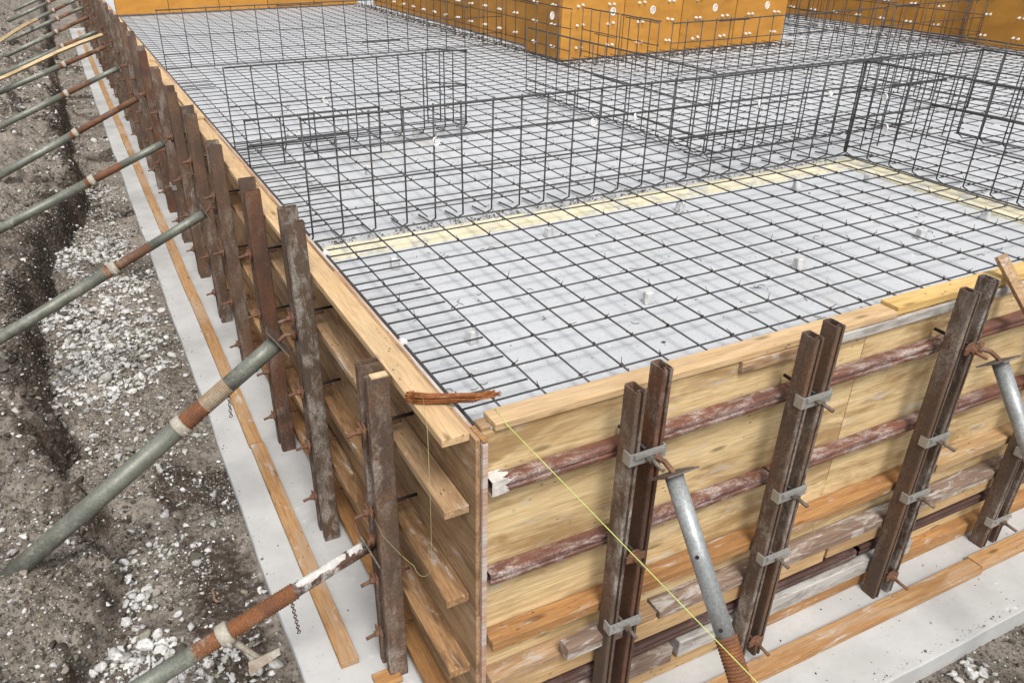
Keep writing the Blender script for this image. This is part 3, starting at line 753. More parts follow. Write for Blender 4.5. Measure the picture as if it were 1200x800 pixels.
gL = 'timber walers of the left formwork'
cuts = [0.035, 3.7, 7.4, 11.1, 14.8, 18.5, 22.2, YE]
for ti, (zt, th, depth, wname) in enumerate([(-0.318, 0.036, 0.100, 'upper'), (-0.775, 0.040, 0.100, 'middle'), (-1.195, 0.042, 0.098, 'lower'), (-1.60, 0.045, 0.09, 'bottom')]):
    for i in range(len(cuts) - 1):
        a = cuts[i] + (0.0 if i == 0 else 0.004 + 0.1 * (ti % 2)); b = cuts[i+1] - 0.004 + 0.1 * (ti % 2)
        if i == 0: a += [0.0, 0.005, 0.012, 0.02][ti]
        if b > YE: b = YE
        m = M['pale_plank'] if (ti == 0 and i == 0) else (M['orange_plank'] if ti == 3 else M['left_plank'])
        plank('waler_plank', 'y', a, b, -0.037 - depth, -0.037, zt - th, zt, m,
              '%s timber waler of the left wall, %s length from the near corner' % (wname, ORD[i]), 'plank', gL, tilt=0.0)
for i in range(len(cuts) - 1):
    a = cuts[i] + (0.0 if i == 0 else 0.002); b = cuts[i+1] - 0.002
    plank('top_board', 'y', a, b, -0.143 + 0.004 * (i % 2), -0.0375, -0.034, 0.0 + 0.002 * (i % 3), M['new_board'],
          'pale board capping the left wall, %s length from the near corner' % ORD[i], 'board', gC, warp=0.003)
# small splice steps of the second lift of capping boards, farther back
for i, (a, b) in enumerate([(5.3, 6.9), (8.6, 10.4), (11.6, 13.4)]):
    plank('splice_board', 'y', a, b, -0.118, -0.030, 0.003, 0.030, M['new_board'], 'splice board nailed over the left capping boards, %s from the near corner' % ORD[i], 'board', 'splice boards on the left capping')
kc = [0.66, 2.72, 5.4, 8.9, 12.5, 16.1, 19.7, 23.3, 26.9]
for i in range(len(kc) - 1):
    plank('kicker_timber', 'y', kc[i] + 0.004, kc[i+1] - 0.004, -0.445, -0.352, ZF + 0.002, ZF + 0.042, M['kicker'],
          'timber kicker on the left footing, %s length from the near corner' % ORD[i], 'timber', 'kicker timbers on the footing', yaw=R(-0.25) if i < 2 else 0)
plank('offcut', 'x', -0.33, -0.20, 0.46, 0.55, ZF + 0.001, ZF + 0.03, M['orange_plank'], 'small orange offcut lying on the footing at the near corner', 'offcut', warp=0)

# ------------------------------------------------------------------ steel posts
def post_profile(w, d):
    c = 0.007; out = []
    x0, x1, y0, y1 = -w/2, w/2, -d, 0.0
    def corner(cx, cy, a0):
        for k in range(3): a = R(a0 + 45 * k); out.append((cx + c*math.cos(a), cy + c*math.sin(a)))
    corner(x1-c, y1-c, 0); corner(x0+c, y1-c, 90); corner(x0+c, y0+c, 180)
    g = 0.006      # open slot along the outer face
    out.extend([(-g, y0), (-g, y0 + 0.020), (g, y0 + 0.020), (g, y0)])
    corner(x1-c, y0+c, 270)
    return out
def channel_mesh(H, w=0.045, d=None, lean=0.0):
    d = d or DEP
    prof = post_profile(w, d); n = len(prof); cy = -d / 2
    inner = [(x * 0.80 if abs(x) > 0.007 else x * 1.6, cy + (y - cy) * 0.90 if not (abs(x) < 0.007) else y + 0.003) for (x, y) in prof]
    vs = []; fs = []
    lv = [0.0, H * 0.33, H * 0.66, H]
    for z in lv:
        for (x, y) in prof: vs.append((x + lean * z + 0.0015 * math.sin(z * 5), y, z))
    for k in range(len(lv) - 1):
        for i in range(n): j = (i+1) % n; fs.append((k*n+i, k*n+j, (k+1)*n+j, (k+1)*n+i))
    b = len(vs)
    for (x, y) in inner: vs.append((x + lean * H, y, H))
    for (x, y) in inner: vs.append((x + lean * H, y, H - 0.14))
    t = (len(lv) - 1) * n
    for i in range(n):
        j = (i+1) % n; fs.append((t+i, t+j, b+j, b+i)); fs.append((b+i, b+j, b+n+j, b+n+i))
    fs.append(tuple(b + n + i for i in range(n))); fs.append(tuple(range(n - 1, -1, -1)))
    me = bpy.data.meshes.new('channel'); me.from_pydata(vs, [], fs); return me

DEP = 0.08
def clamp(root, u, v, z, style, rod_in=0.0, length=0.075, wide=0.15):
    """clamp over the outer faces of both channels with its bolt; local: outward = -y"""
    m = M['zinc'] if style == 'zinc' else M['rust_bolt']
    mb = MB()
    if style == 'zinc':
        mb.box(u - wide/2, u + wide/2, v - 0.008, v - 0.002, z - 0.026, z + 0.026)
        mb.box(u - wide/2 - 0.006, u - wide/2, v - 0.008, v + 0.035, z - 0.026, z + 0.026)
        mb.box(u + wide/2, u + wide/2 + 0.006, v - 0.008, v + 0.035, z - 0.026, z + 0.026)
        mb.box(u - wide/2 + .01, u + wide/2 - .01, v - 0.020, v - 0.0082, z + 0.010, z + 0.026)
    else:
        mb.tube([(u, v - 0.002, z), (u, v - 0.010, z)], 0.034, 10)
        mb.box(u - 0.045, u + 0.045, v - 0.018, v - 0.0102, z - 0.016, z + 0.016)
    pl = mb.build('clamp', m, root)
    mb = MB(); e = v - 0.02 - length
    mb.tube([(u, v - 0.008, z), (u, v - 0.035, z)], 0.0155, 6, sm=False)
    mb.tube([(u, v - 0.02, z), (u + 0.004, e, z - 0.008)], 0.0085, 8)
    mb.tube([(u, v - 0.02, z), (u, v + 0.30, z)], 0.007, 6) if rod_in == 0 else mb.tube([(u, v - 0.02, z), (u, v + rod_in, z)], 0.007, 6)
    mb.build('bolt', M['plate'] if style == 'zinc' else M['rust_bolt'], pl)

def post_pair(loc, rz, H, H2, mats, clamps, label, cat='steel post', plug=False, pitch=0.105, group=None, lean=0.0, rod=0.28):
    root = empty('formwork_post', loc, rz); tag(root, label, cat, group)
    for s, h, m in ((-1, H, mats[0]), (1, H2, mats[1])):
        me = channel_mesh(h, lean=lean); me.materials.append(m)
        ch = link('channel', me, root, (s * pitch / 2, -0.095, 0), (0, 0, 0))
        if plug == s:
            mb = MB(); mb.box(-0.017, 0.017, -0.074, -0.006, h - 0.05, h + 0.006)
            mb.build('timber_plug', M['pale_batten'], ch, (lean * h, 0, 0))
    for z, style, ln in clamps:
        clamp(root, lean * z, -0.097 - DEP, z, style, rod_in=rod - 0.1, length=ln)
    for z, style, ln in clamps[:2]:
        mb = MB(); mb.tube([(lean*z, -0.17, z + 0.02), (lean*z, -0.001 if rod < 0.2 else 0.02, z + 0.02)], 0.0075, 6)
        mb.build('form_tie', M['dark_rod'], root)
    return root
Hn = lambda z: z - ZF
gFP = 'steel post pairs holding the front formwork'
desc = ['first steel post pair from the near corner on the front wall, with a zinc clamp', 'second steel post pair from the near corner on the front wall, three zinc clamps',
        'third steel post pair from the near corner on the front wall, rusty upper bolt', 'fourth steel post pair from the corner, cut by the right edge of the picture',
        'fifth steel post pair from the corner on the front wall', 'sixth steel post pair from the corner on the front wall']
FP = [(0.578, [(-0.155, 'zinc', .075), (-0.645, 'rust', .05), (-1.03, 'zinc', .06)], 0.125, 0.19, ('post', 'post_red'), 0.0),
      (1.412, [(-0.150, 'zinc', .07), (-0.636, 'zinc', .07), (-1.0, 'zinc', .06), (-1.555, 'rust', .08)], 0.135, 0.165, ('post', 'post'), 0.004),
      (2.372, [(-0.145, 'rust', .07), (-0.644, 'zinc', .075), (-0.99, 'zinc', .075), (-1.54, 'rust', .09)], 0.135, 0.175, ('post', 'post_pale'), -0.012),
      (3.27, [(-0.15, 'zinc', .07), (-0.64, 'rust', .07), (-1.0, 'zinc', .07), (-1.50, 'zinc', .08)], 0.14, 0.16, ('post', 'post'), 0.0),
      (4.2, [(-0.15, 'zinc', .07), (-0.64, 'zinc', .07), (-1.0, 'rust', .07)], 0.14, 0.16, ('post', 'post'), 0.0),
      (5.1, [(-0.15, 'rust', .07), (-0.64, 'zinc', .07), (-1.0, 'zinc', .07)], 0.14, 0.12, ('post', 'post_red'), 0.0)]
for i, (x, cl, h1, h2, ms, ln) in enumerate(FP):
    post_pair((x, 0, ZF), 0, Hn(h1), Hn(h2), [M[m] for m in ms], [(Hn(z), s, l) for z, s, l in cl], desc[i], group=gFP, lean=ln, rod=0.18)
DEP = 0.095
gLP = 'steel post pairs holding the left formwork'
LY = [0.575, 1.66, 2.66, 3.84, 4.86, 5.98, 7.08, 8.22, 9.28, 10.35, 11.5, 12.6, 13.7, 14.8, 15.9, 17.0, 18.1, 19.2, 20.3, 21.4, 22.5, 23.6, 24.7, 25.8]
LT = [0.015, 0.285, 0.16, 0.145, 0.16, 0.13, 0.165, 0.19, 0.23, 0.25, 0.2, 0.17, 0.22, 0.16, 0.2, 0.17, 0.2, 0.18, 0.2, 0.2, 0.2, 0.17, 0.2, 0.2]
LM = [('post', 'post'), ('post_pale', 'post_pale'), ('post_red', 'post'), ('post', 'post'), ('post', 'post_pale'), ('post', 'post_red')]
for i, (y, zt) in enumerate(zip(LY, LT)):
    ms = LM[i] if i < len(LM) else (random.choice(['post', 'post', 'post_red', 'post_pale']), 'post')
    jt = lambda z: Hn(z + random.uniform(-.03, .03))
    cl = [(jt(-0.25), 'rust', .06), (jt(-0.66), 'rust', .06), (jt(-1.06), random.choice(['rust', 'rust', 'zinc']), .06), (jt(-1.42), 'rust', .06)]
    post_pair((-0.06, y, ZF), -math.pi / 2, Hn(zt + 0.03 - (0.02 if i % 3 == 0 else -0.012)), Hn(zt), [M[ms[1]], M[ms[0]]], cl,
              '%s steel post pair from the near corner%s' % (ORD[i], [' on the left, capped with timber', ' on the left wall, pale with mortar', ' on the left wall, rust red'][i] if i < 3 else ' along the left wall'),
              group=gLP, plug=1 if i == 0 else False, lean=random.uniform(-.004, .004), rod=0.26)

# ------------------------------------------------------------------ adjustable props
WING_C, WING_U = Vector((-0.815, 0.50, -1.25)), Vector((0.96, 0.0, 0.28)).normalized()
def prop(top, base, label, sections, group, plate=0.13, chain_at=None, handle_at=None, plate_axis=None, loose_plate=False, holes=(), splash=(), hook=None, big=False):
    """sections: list of (start, end, radius, material, kind) measured in metres from the top"""
    top = Vector(top); base = Vector(base); L = (base - top).length; d = (base - top) / L
    root = empty('adjustable_prop', base); tag(root, label, 'steel prop', group)
    P = lambda s: top + d * s
    for (s0, s1, r, m, kind) in sections:
        s1 = min(s1, L)
        mb = MB()
        if kind == 'thread':
            pitch = 0.0125; nn = int((s1 - s0) / pitch) * 2; pts = []; rs = []
            for k in range(nn + 1):
                pts.append(P(s0 + (s1 - s0) * k / nn)); rs.append(r + (0.0022 if k % 2 else -0.0022))
            mb.tube(pts, rs, 28, sm=False); mb.build('threaded_collar', M[m], root, world=True)
        else:
            mb.tube([P(s0), P((s0 + s1) / 2), P(s1)], r, 24); mb.build({'tube': 'outer_tube', 'inner': 'inner_tube', 'ring': 'tube_ring'}[kind], M[m], root, world=True)
    # end plate, square across the prop
    x = d.orthogonal().normalized() if plate_axis is None else (Vector(plate_axis) - d * Vector(plate_axis).dot(d)).normalized()
    y = d.cross(x); h = plate / 2; c0 = top - d * 0.006; mb = MB()
    vs = [c0 + x*sx*h + y*sy*h*0.95 + d*dz for dz in (0, 0.007) for (sx, sy) in ((-1,-1),(1,-1),(1,1),(-1,1))]
    mb.add(vs, [(0,3,2,1),(4,5,6,7),(0,1,5,4),(1,2,6,5),(2,3,7,6),(3,0,4,7)])
    mb.build('end_plate', M['plate'], root, world=True)
    mb = MB(); mb.tube([base - d*0.001, base + d * 0.007], 0.07, 4, sm=False); mb.build('foot_plate', M['plate'], root, world=True)
    if handle_at:
        c = P(handle_at); mb = MB(); mb.tube([c - d*0.028, c - d*0.02, c + d*0.02, c + d*0.028], [0.046, 0.053, 0.053, 0.046] if not big else [0.054, 0.060, 0.060, 0.054], 16)
        side = d.cross(Vector((0, 0, 1))).normalized(); dn = (Vector((0, 0, -1)) - d * Vector((0, 0, -1)).dot(d)).normalized()
        for sgn in (1, -1):
            e = c + dn * 0.05 * (1 if sgn > 0 else 0.2) + side * 0.05 * sgn
            mb.tube([c + side * 0.03 * sgn, e, e + dn * 0.03], [0.012, 0.012, 0.009], 8)
        mb.build('collar_nut', M['cast'], root, world=True)
        if loose_plate:
            mb = MB(); u = WING_U; q = WING_C; w_ = u.cross(Vector((0.55, 0.75, -0.2))).normalized(); n_ = u.cross(w_)
            vs = [q + u*a + w_*b + n_*t for t in (0, 0.010) for (a, b) in ((-.075, -.022), (.075, -.012), (.085, .016), (-.055, .030))]
            mb.add(vs, [(0,3,2,1),(4,5,6,7),(0,1,5,4),(1,2,6,5),(2,3,7,6),(3,0,4,7)])
            mb.tube([c + dn*0.04, c + dn*0.06 + side*0.01, q], [0.014, 0.016, 0.011], 8)
            mb.tube([c + side*0.045, c + side*0.06 + dn*0.06, q + u*-0.03], [0.016, 0.013, 0.010], 8)
            mb.build('wing_handle', M['cast'], root, world=True)
    if hook:
        h0 = Vector(hook); mb = MB(); m_ = top.lerp(h0, 0.5) + Vector((0, 0, 0.018))
        mb.tube([top + d * 0.01, top - d * 0.012, m_, h0, h0 + (h0 - top) * 0.3], 0.011, 7)
        mb.tube([h0 + Vector((0, 0, -0.03)), h0 + Vector((0, 0, 0.03))], 0.016, 8)
        mb.build('hook_bracket', M['rust_bolt'], root, world=True)
    for (s0, s1, r, a0, a1) in splash:
        up = (Vector((0, 0, 1)) - d * d.z).normalized(); sv = d.cross(up); vs = []; ni, nj = 26, 9
        for i in range(ni + 1):
            wv = 0.80 + 0.14 * math.sin(i * 0.55 + s0 * 40) + 0.06 * math.sin(i * 1.7) - (0.55 if i in (0, ni) else 0)
            for j in range(nj + 1):
                a = a0 + (a1 - a0) * (0.5 + (j / nj - 0.5) * wv)
                ss = s0 + (s1 - s0) * i / ni + 0.004 * math.sin(j * 0.9 + i * 0.6)
                vs.append(P(ss) + (up * math.cos(a) + sv * math.sin(a)) * (r + 0.0012 + (0.0012 if 0 < j < nj else -0.0016)))
        mb = MB(); mb.add(vs, [(i*(nj+1)+j, i*(nj+1)+j+1, (i+1)*(nj+1)+j+1, (i+1)*(nj+1)+j) for i in range(ni) for j in range(nj)], True)
        mb.build('plaster_splash', M['splash'], root, world=True)
    if chain_at:
        s, n_l, sway = chain_at
        c = P(s) + Vector((0, 0, -0.03)); mb = MB()
        mb.tube([P(s) + Vector((0, -0.035, 0.0)), P(s) + Vector((0, 0.035, 0.0))], 0.006, 6)
        for k in range(n_l):
            a = (1, 0.3, 0) if k % 2 else (0.3, -1, 0)
            mb.torus(c + Vector((sway * k, sway * .5 * k, -0.011 - 0.0175 * k)), a, 0.0085, 0.0022, 10, 5, 1.0)
        mb.build('pin_chain', M['chain'], root, world=True)
    if holes:
        for s in holes:
            mb = MB(); c = P(s); out = (Vector((-0.75, -0.65, 0.2)) - d * Vector((-0.75, -0.65, 0.2)).dot(d)).normalized()
            mb.tube([c + out * 0.030, c + out * 0.0362], 0.0075, 10); mb.build('pin_hole', M['dark_rod'], root, world=True)
    return root
gB = 'adjustable steel props bracing the left formwork'
def ground_hit(top, dx, dz, y):
    t = 0.3
    while t < 6:
        x = top[0] + dx * t; z = top[2] + dz * t
        if z < float(ground_h(np.array([x]), np.array([y]))[0]) - 0.03: break
        t += 0.02
    return (x, y, z)
LB = [(0.60, -0.279, -0.893, -0.353), (1.70, -0.342, -0.372, -0.6635), (3.88, -0.330, -0.352, -0.449), (6.05, -0.335, -0.338, -0.390), (8.22, -0.340, -0.318, -0.432),
      (10.4, -0.36, -0.305, -0.385), (12.6, -0.36, -0.31, -0.335), (14.8, -0.36, -0.33, -0.36), (17.0, -0.36, -0.3, -0.38), (19.2, -0.36, -0.32, -0.36), (21.4, -0.36, -0.32, -0.4), (23.6, -0.36, -0.3, -0.38), (25.8, -0.36, -0.3, -0.38)]
for i, (y, x, z, sl) in enumerate(LB):
    nrm = math.hypot(1, sl); top = (x, y, z); base = ground_hit(top, -1 / nrm, sl / nrm, y)
    if i == 0:
        sec = [(0, 0.40, 0.031, 'prop_splash', 'inner'), (0.36, 0.86, 0.0375, 'thread_rust', 'thread'), (0.84, 9, 0.0405, 'prop_tube', 'tube')]
        prop(top, base, 'nearest steel prop on the left, splashed with white and with a rusty thread', sec, gB, 0.17, (0.385, 13, 0.001), 0.70, (0, 0.3, 1), loose_plate=True, hook=(-0.25, y, z + 0.02), splash=((0.015, 0.085, 0.031, -0.9, 0.7), (0.095, 0.345, 0.031, -1.0, 0.75)))
    elif i == 1:
        sec = [(0, 0.335, 0.0445, 'prop_tube', 'inner'), (0.335, 0.50, 0.046, 'thread_tan', 'thread'), (0.50, 0.66, 0.046, 'thread_rust', 'thread'), (0.655, 9, 0.050, 'prop_tube', 'tube')]
        prop(top, base, 'second steel prop from the near corner, grey green with a tan threaded collar', sec, gB, 0.17, (0.345, 9, -0.001), 0.655, (0, 0.3, 1), hook=(-0.252, y - 0.01, z + 0.03), big=True)
    else:
        a = [0, 0, 0.46, 0.44, 0.25, 0.42, 0.3, 0.35, 0.4, 0.3, 0.35, 0.4, 0.3][i]; b = a + [0, 0, 0.30, 0.30, 0.55, 0.35, 0.4, 0.3, 0.3, 0.3, 0.3, 0.3, 0.3][i]
        sec = [(0, a, 0.0335, 'prop_rust' if i in (4, 6, 8) else 'prop_tube', 'inner'), (a, b, 0.0335, 'prop_rust', 'inner'), (b - 0.01, b + 0.07, 0.043, 'thread_rust', 'thread'), (b + 0.06, 9, 0.042, 'prop_tube', 'tube')]
        prop(top, base, '%s steel prop from the near corner bracing the left wall' % ORD[i], sec, gB, 0.14, None, b + 0.0, (0, 0.3, 1), hook=(-0.252, y, z + 0.03))
# hooks joining prop plates to the post bolts
gF = 'adjustable steel props bracing the front formwork'
prop((0.640, -0.262, -0.205), (0.665, -1.52, -1.775), 'galvanised steel prop against the first front post, rusty threaded foot',
     [(0, 0.60, 0.0345, 'prop_galv', 'tube'), (0.595, 1.05, 0.039, 'thread_rust', 'thread'), (1.04, 9, 0.034, 'prop_rust', 'tube')], gF, 0.14, None, None, (1, 0, 0), holes=(0.30, 0.565), hook=(0.612, -0.182, -0.17))
prop((2.475, -0.262, -0.200), (2.50, -1.45, -1.775), 'galvanised steel prop against the third front post at the right edge',
     [(0, 0.60, 0.0345, 'prop_galv', 'tube'), (0.595, 1.05, 0.039, 'thread_rust', 'thread'), (1.04, 9, 0.034, 'prop_rust', 'tube')], gF, 0.14, None, None, (1, 0, 0), hook=(2.43, -0.182, -0.16))

# timber rails lying across the far props
def stick(p0, p1, r, mat, label, cat, name='timber_rail', n=4):
    mb = MB(); p0 = Vector(p0); p1 = Vector(p1); pts = []
    for k in range(7):
        p = p0.lerp(p1, k / 6); pts.append(p + Vector((0, 0, 0.02 * math.sin(k * 1.1)) if n == 4 else (random.uniform(-.006, .006), random.uniform(-.006, .006), 0)))
    mb.tube(pts, r, n, sm=n > 4); return tag(mb.build(name, mat), label, cat)
stick((-0.35, 13.3, -0.22), (-2.6, 12.1, -0.80), 0.032, M['pale_batten'], 'long pale timber rail lying across the far props', 'timber')
stick((-1.35, 19.5, -0.55), (-2.75, 15.6, -0.85), 0.04, M['pale_batten'], 'pale timber rail in the top left corner of the picture', 'timber')
stick((-1.52, 2.16, -1.55), (-1.73, 1.62, -1.41), 0.009, M['stick'], 'thin brown stick lying on the gravel below the second prop', 'stick', 'stick', 6)
stick((-0.93, 1.55, -1.74), (-0.92, 1.44, -1.74), 0.008, M['stick'], 'short pinkish splinter of wood among the white stones', 'splinter', 'splinter', 6)

# ------------------------------------------------------------------ rusty tie wire bundle on the corner
mb = MB()
A, B = Vector((-0.155, 0.325, 0.02)), Vector((0.125, 0.150, 0.05)); ax = (B - A).normalized(); sd = ax.cross(Vector((0, 0, 1))).normalized()
for k in range(28):
    a = random.random() * 6.28; rr = random.uniform(0.008, 0.030); off = sd * math.cos(a) * rr * 1.2 + Vector((0, 0, 1)) * math.sin(a) * rr * 0.8
    off2 = off * random.uniform(0.5, 1.1); off2 = Vector((off2.x, off2.y, -off2.z))
    s0 = random.uniform(0, 0.02); e0 = random.uniform(-0.03, 0.02)
    pts = [A + ax * (s0 + 0.005) + off + ax * 0.01]
    for t in (0.25, 0.5, 0.75): pts.append(A.lerp(B, t) + off * (1 - t * 0.3) + Vector((random.uniform(-.002, .002), random.uniform(-.002, .002), random.uniform(-.002, .002) - 0.006)))
    pts.append(B + ax * e0 + off2 * 0.7)
    mb.tube(pts, 0.0024, 5)
    loop = [A + ax * s0 + off + ax * 0.01, A + ax * (s0 - 0.010) + (off + off2) * 0.5, A + ax * s0 + off2 + ax * 0.01]
    mb.tube(loop, 0.0022, 5)
mb.tube([A.lerp(B, 0.55) + sd * 0.02 * math.cos(a * 0.7) + Vector((0, 0, 0.016 * math.sin(a * 0.7) - 0.006)) for a in range(0, 20)], 0.002, 5)
tag(mb.build('wire_bundle', M['wire_rust']), 'bundle of rusty tie wires lying across the near corner', 'wire bundle')

# string line
mb = MB()
mb.tube([(0.085, 0.085, 0.034), (0.083, 0.0, 0.0345), (0.081, -0.006, 0.030), (0.52, -0.9, -0.548), (1.44, -2.78, -1.79)], 0.0019, 6)
tag(mb.build('string_line', M['string']), 'yellow green string line stretched from the front capping board to the ground', 'string')
mb = MB()
pts = [(-0.120, 0.25, 0.045), (-0.168, 0.10, 0.004), (-0.168, 0.098, -0.3), (-0.170, 0.10, -0.62)]
for k in range(1, 8):
    a = math.pi * k / 8; pts.append((-0.198 + 0.028 * math.cos(a), 0.10 + 0.008 * k, -0.62 - 0.075 * math.sin(a)))
pts += [(-0.242, 0.24, -0.66), (-0.262, 0.40, -0.68), (-0.264, 0.50, -0.66)]
mb.tube(pts, 0.0010, 5)
tag(mb.build('loose_string', M['dull_string']), 'thin loose string hanging in a loop beside the first left post', 'string')

# ------------------------------------------------------------------ stones and debris
def ico(sub):
    bm = bmesh.new(); bmesh.ops.create_icosphere(bm, subdivisions=sub, radius=1.0)
    v = np.array([x.co[:] for x in bm.verts]); f = np.array([[q.index for q in p.verts] for p in bm.faces]); bm.free(); return v, f
IV0, IF0 = ico(1); IV1, IF1 = ico(2)
def stones(name, xs, ys, zs, sizes, cols, label=None, cat=None, kind=None, hi=False):
    V0, F0 = (IV1, IF1) if hi else (IV0, IF0)
    n = len(xs); nv = len(V0); nf = len(F0)
    V = np.empty((n, nv, 3))
    for lo in range(0, n, 4000):
        hi_ = min(n, lo + 4000); m = hi_ - lo
        # angular shapes: clip the sphere against random planes
        P = np.repeat(V0[None], m, 0).copy()
        for k in range(9):
            nn = rng.normal(size=(m, 3)); nn /= np.linalg.norm(nn, axis=1, keepdims=True); dd = rng.uniform(0.30, 0.72, m)
            pr = np.einsum('mvk,mk->mv', P, nn) - dd[:, None]
            P -= np.maximum(pr, 0)[..., None] * nn[:, None, :]
        P += rng.normal(scale=0.05, size=P.shape)
        sc = rng.uniform(0.6, 1.35, (m, 1, 3)); sc[..., 2] *= 0.75
        P = P * sc * sizes[lo:hi_, None, None]
        a = rng.uniform(0, 6.28, m); ca, sa = np.cos(a), np.sin(a)
        X = P[..., 0]*ca[:, None] - P[..., 1]*sa[:, None]; Y = P[..., 0]*sa[:, None] + P[..., 1]*ca[:, None]
        V[lo:hi_, :, 0] = X + xs[lo:hi_, None]; V[lo:hi_, :, 1] = Y + ys[lo:hi_, None]; V[lo:hi_, :, 2] = P[..., 2] + zs[lo:hi_, None]
    F = (F0[None] + (np.arange(n) * nv)[:, None, None]).reshape(-1, 3)
    me = bpy.data.meshes.new(name)
    me.vertices.add(n * nv); me.vertices.foreach_set('co', V.ravel())
    me.loops.add(F.size); me.loops.foreach_set('vertex_index', F.ravel().astype(np.int32))
    me.polygons.add(len(F)); me.polygons.foreach_set('loop_start', np.arange(0, F.size, 3, dtype=np.int32))
    me.update(calc_edges=True)
    ca = me.color_attributes.new('Col', 'FLOAT_COLOR', 'POINT')
    cc = np.ones((n * nv, 4)); cc[:, :3] = np.repeat(cols, nv, 0); ca.data.foreach_set('color', cc.ravel())
    me.materials.append(M['stone'])
    return tag(link(name, me), label, cat, None, kind)

def scatter(n, x0, x1, y0, y1, dens):
    out = []
    while sum(len(o) for o in out) < n:
        p = np.stack([rng.uniform(x0, x1, 20000), rng.uniform(y0, y1, 20000)], 1)
        out.append(p[rng.random(20000) < dens(p[:, 0], p[:, 1])])
    return np.concatenate(out)[:n]
def white_zone(x, y):
    t = x - scarp_x(y)
    band = np.clip(t / 0.10, 0, 1) * np.clip((-0.70 - x) / 0.22, 0.18, 1)
    patch = np.clip(fbm(x, y, [(0.9, 1.0), (2.3, 0.8), (6.0, .5)], 200) * 1.5 + 0.30, 0.06, 1)
    pit = 1 - 0.6 * np.exp(-((x + 0.85) / 0.22) ** 2) * np.exp(-((y - 1.2) / 0.8) ** 2)
    return np.clip(band * patch * pit + 0.05 * patch, 0, 1)
def col_stones(n, white):
    g = np.where(rng.random(n) < white, rng.uniform(0.45, 0.78, n), 0.05 + 0.30 * rng.random(n) ** 1.5)
    w = np.where(g > 0.42, rng.uniform(0.0, 0.08, n), rng.uniform(0.08, 0.34, n))
    return np.stack([g * (1 + w * .2), g, g * (1 - w * 0.9)], 1)
# white crushed stone in the trench
p = scatter(9000, -2.6, -0.66, -0.2, 10.0, white_zone); x, y = p[:, 0], p[:, 1]
s = np.exp(rng.normal(math.log(0.011), 0.5, len(x))).clip(0.004, 0.036); z = ground_h(x, y) + s * 0.3
stones('white_gravel', x, y, z, s, col_stones(len(x), 0.78), kind='stuff')
# larger white lumps close by
p = scatter(1900, -1.9, -0.68, 0.1, 7.5, white_zone); x, y = p[:, 0], p[:, 1]
s = np.exp(rng.normal(math.log(0.024), 0.34, len(x))).clip(0.012, 0.055); z = ground_h(x, y) + s * 0.35
stones('broken_rock', x, y, z, s, col_stones(len(x), 0.9), kind='stuff', hi=True)
# grey grit everywhere on the left
p = scatter(62000, -3.4, -0.64, -0.3, 8.0, lambda x, y: np.clip(fbm(x, y, [(1.7, 0.8), (4.3, 0.6)], 300) + 0.55, 0.08, 1)); x, y = p[:, 0], p[:, 1]
s = np.exp(rng.normal(math.log(0.0062), 0.5, len(x))).clip(0.003, 0.028); z = ground_h(x, y) + s * 0.3
stones('grey_gravel', x, y, z, s, col_stones(len(x), 0.22), kind='stuff')
p = scatter(9000, -4.2, -0.64, 8.0, 27.0, lambda x, y: np.clip(fbm(x, y, [(0.9, 0.8), (2.3, 0.6)], 310) + 0.6, 0.08, 1) * np.clip(1.5 - y / 22, .2, 1)); x, y = p[:, 0], p[:, 1]
s = np.exp(rng.normal(math.log(0.017), 0.55, len(x))).clip(0.007, 0.07); z = ground_h(x, y) + s * 0.3
stones('grey_gravel', x, y, z, s, col_stones(len(x), 0.40), kind='stuff')
# clods of cut earth along the trench edge and on the bank
n = 2600; y = rng.uniform(0.2, 14.0, n); x = scarp_x(y) - rng.normal(0.03, 0.13, n); s = np.exp(rng.normal(math.log(0.012), 0.5, n)).clip(0.005, 0.036)
g = rng.uniform(0.035, 0.10, n); stones('earth_clods', x, y, ground_h(x, y) + s * 0.15, s, np.stack([g * 1.06, g * 0.88, g * 0.72], 1), kind='stuff', hi=True)
n = 1500; y = rng.uniform(0.2, 10.0, n); x = rng.uniform(-3.0, -1.45, n); s = np.exp(rng.normal(math.log(0.013), 0.5, n)).clip(0.005, 0.038)
g = rng.uniform(0.12, 0.30, n); stones('earth_clods', x, y, ground_h(x, y) + s * 0.1, s, np.stack([g * 1.1, g * 0.95, g * 0.81], 1), kind='stuff', hi=True)
# gravel right of the footing
p = scatter(6500, 1.0, 4.2, -1.5, -0.585, lambda x, y: 0.6 + 0 * x); x, y = p[:, 0], p[:, 1]
s = np.exp(rng.normal(math.log(0.0065), 0.5, len(x))).clip(0.003, 0.022); z = ground_h(x, y) + s * 0.35
stones('grey_gravel', x, y, z, s, col_stones(len(x), 0.15), kind='stuff')
p = np.stack([rng.normal(2.45, 0.07, 26), rng.normal(-0.72, 0.06, 26)], 1); x, y = p[:, 0], p[:, 1]
s = rng.uniform(0.012, 0.034, len(x)); stones('mortar_lumps', x, y, ground_h(x, y) + s * 0.4, s, col_stones(len(x), 1.0), kind='stuff', hi=True)
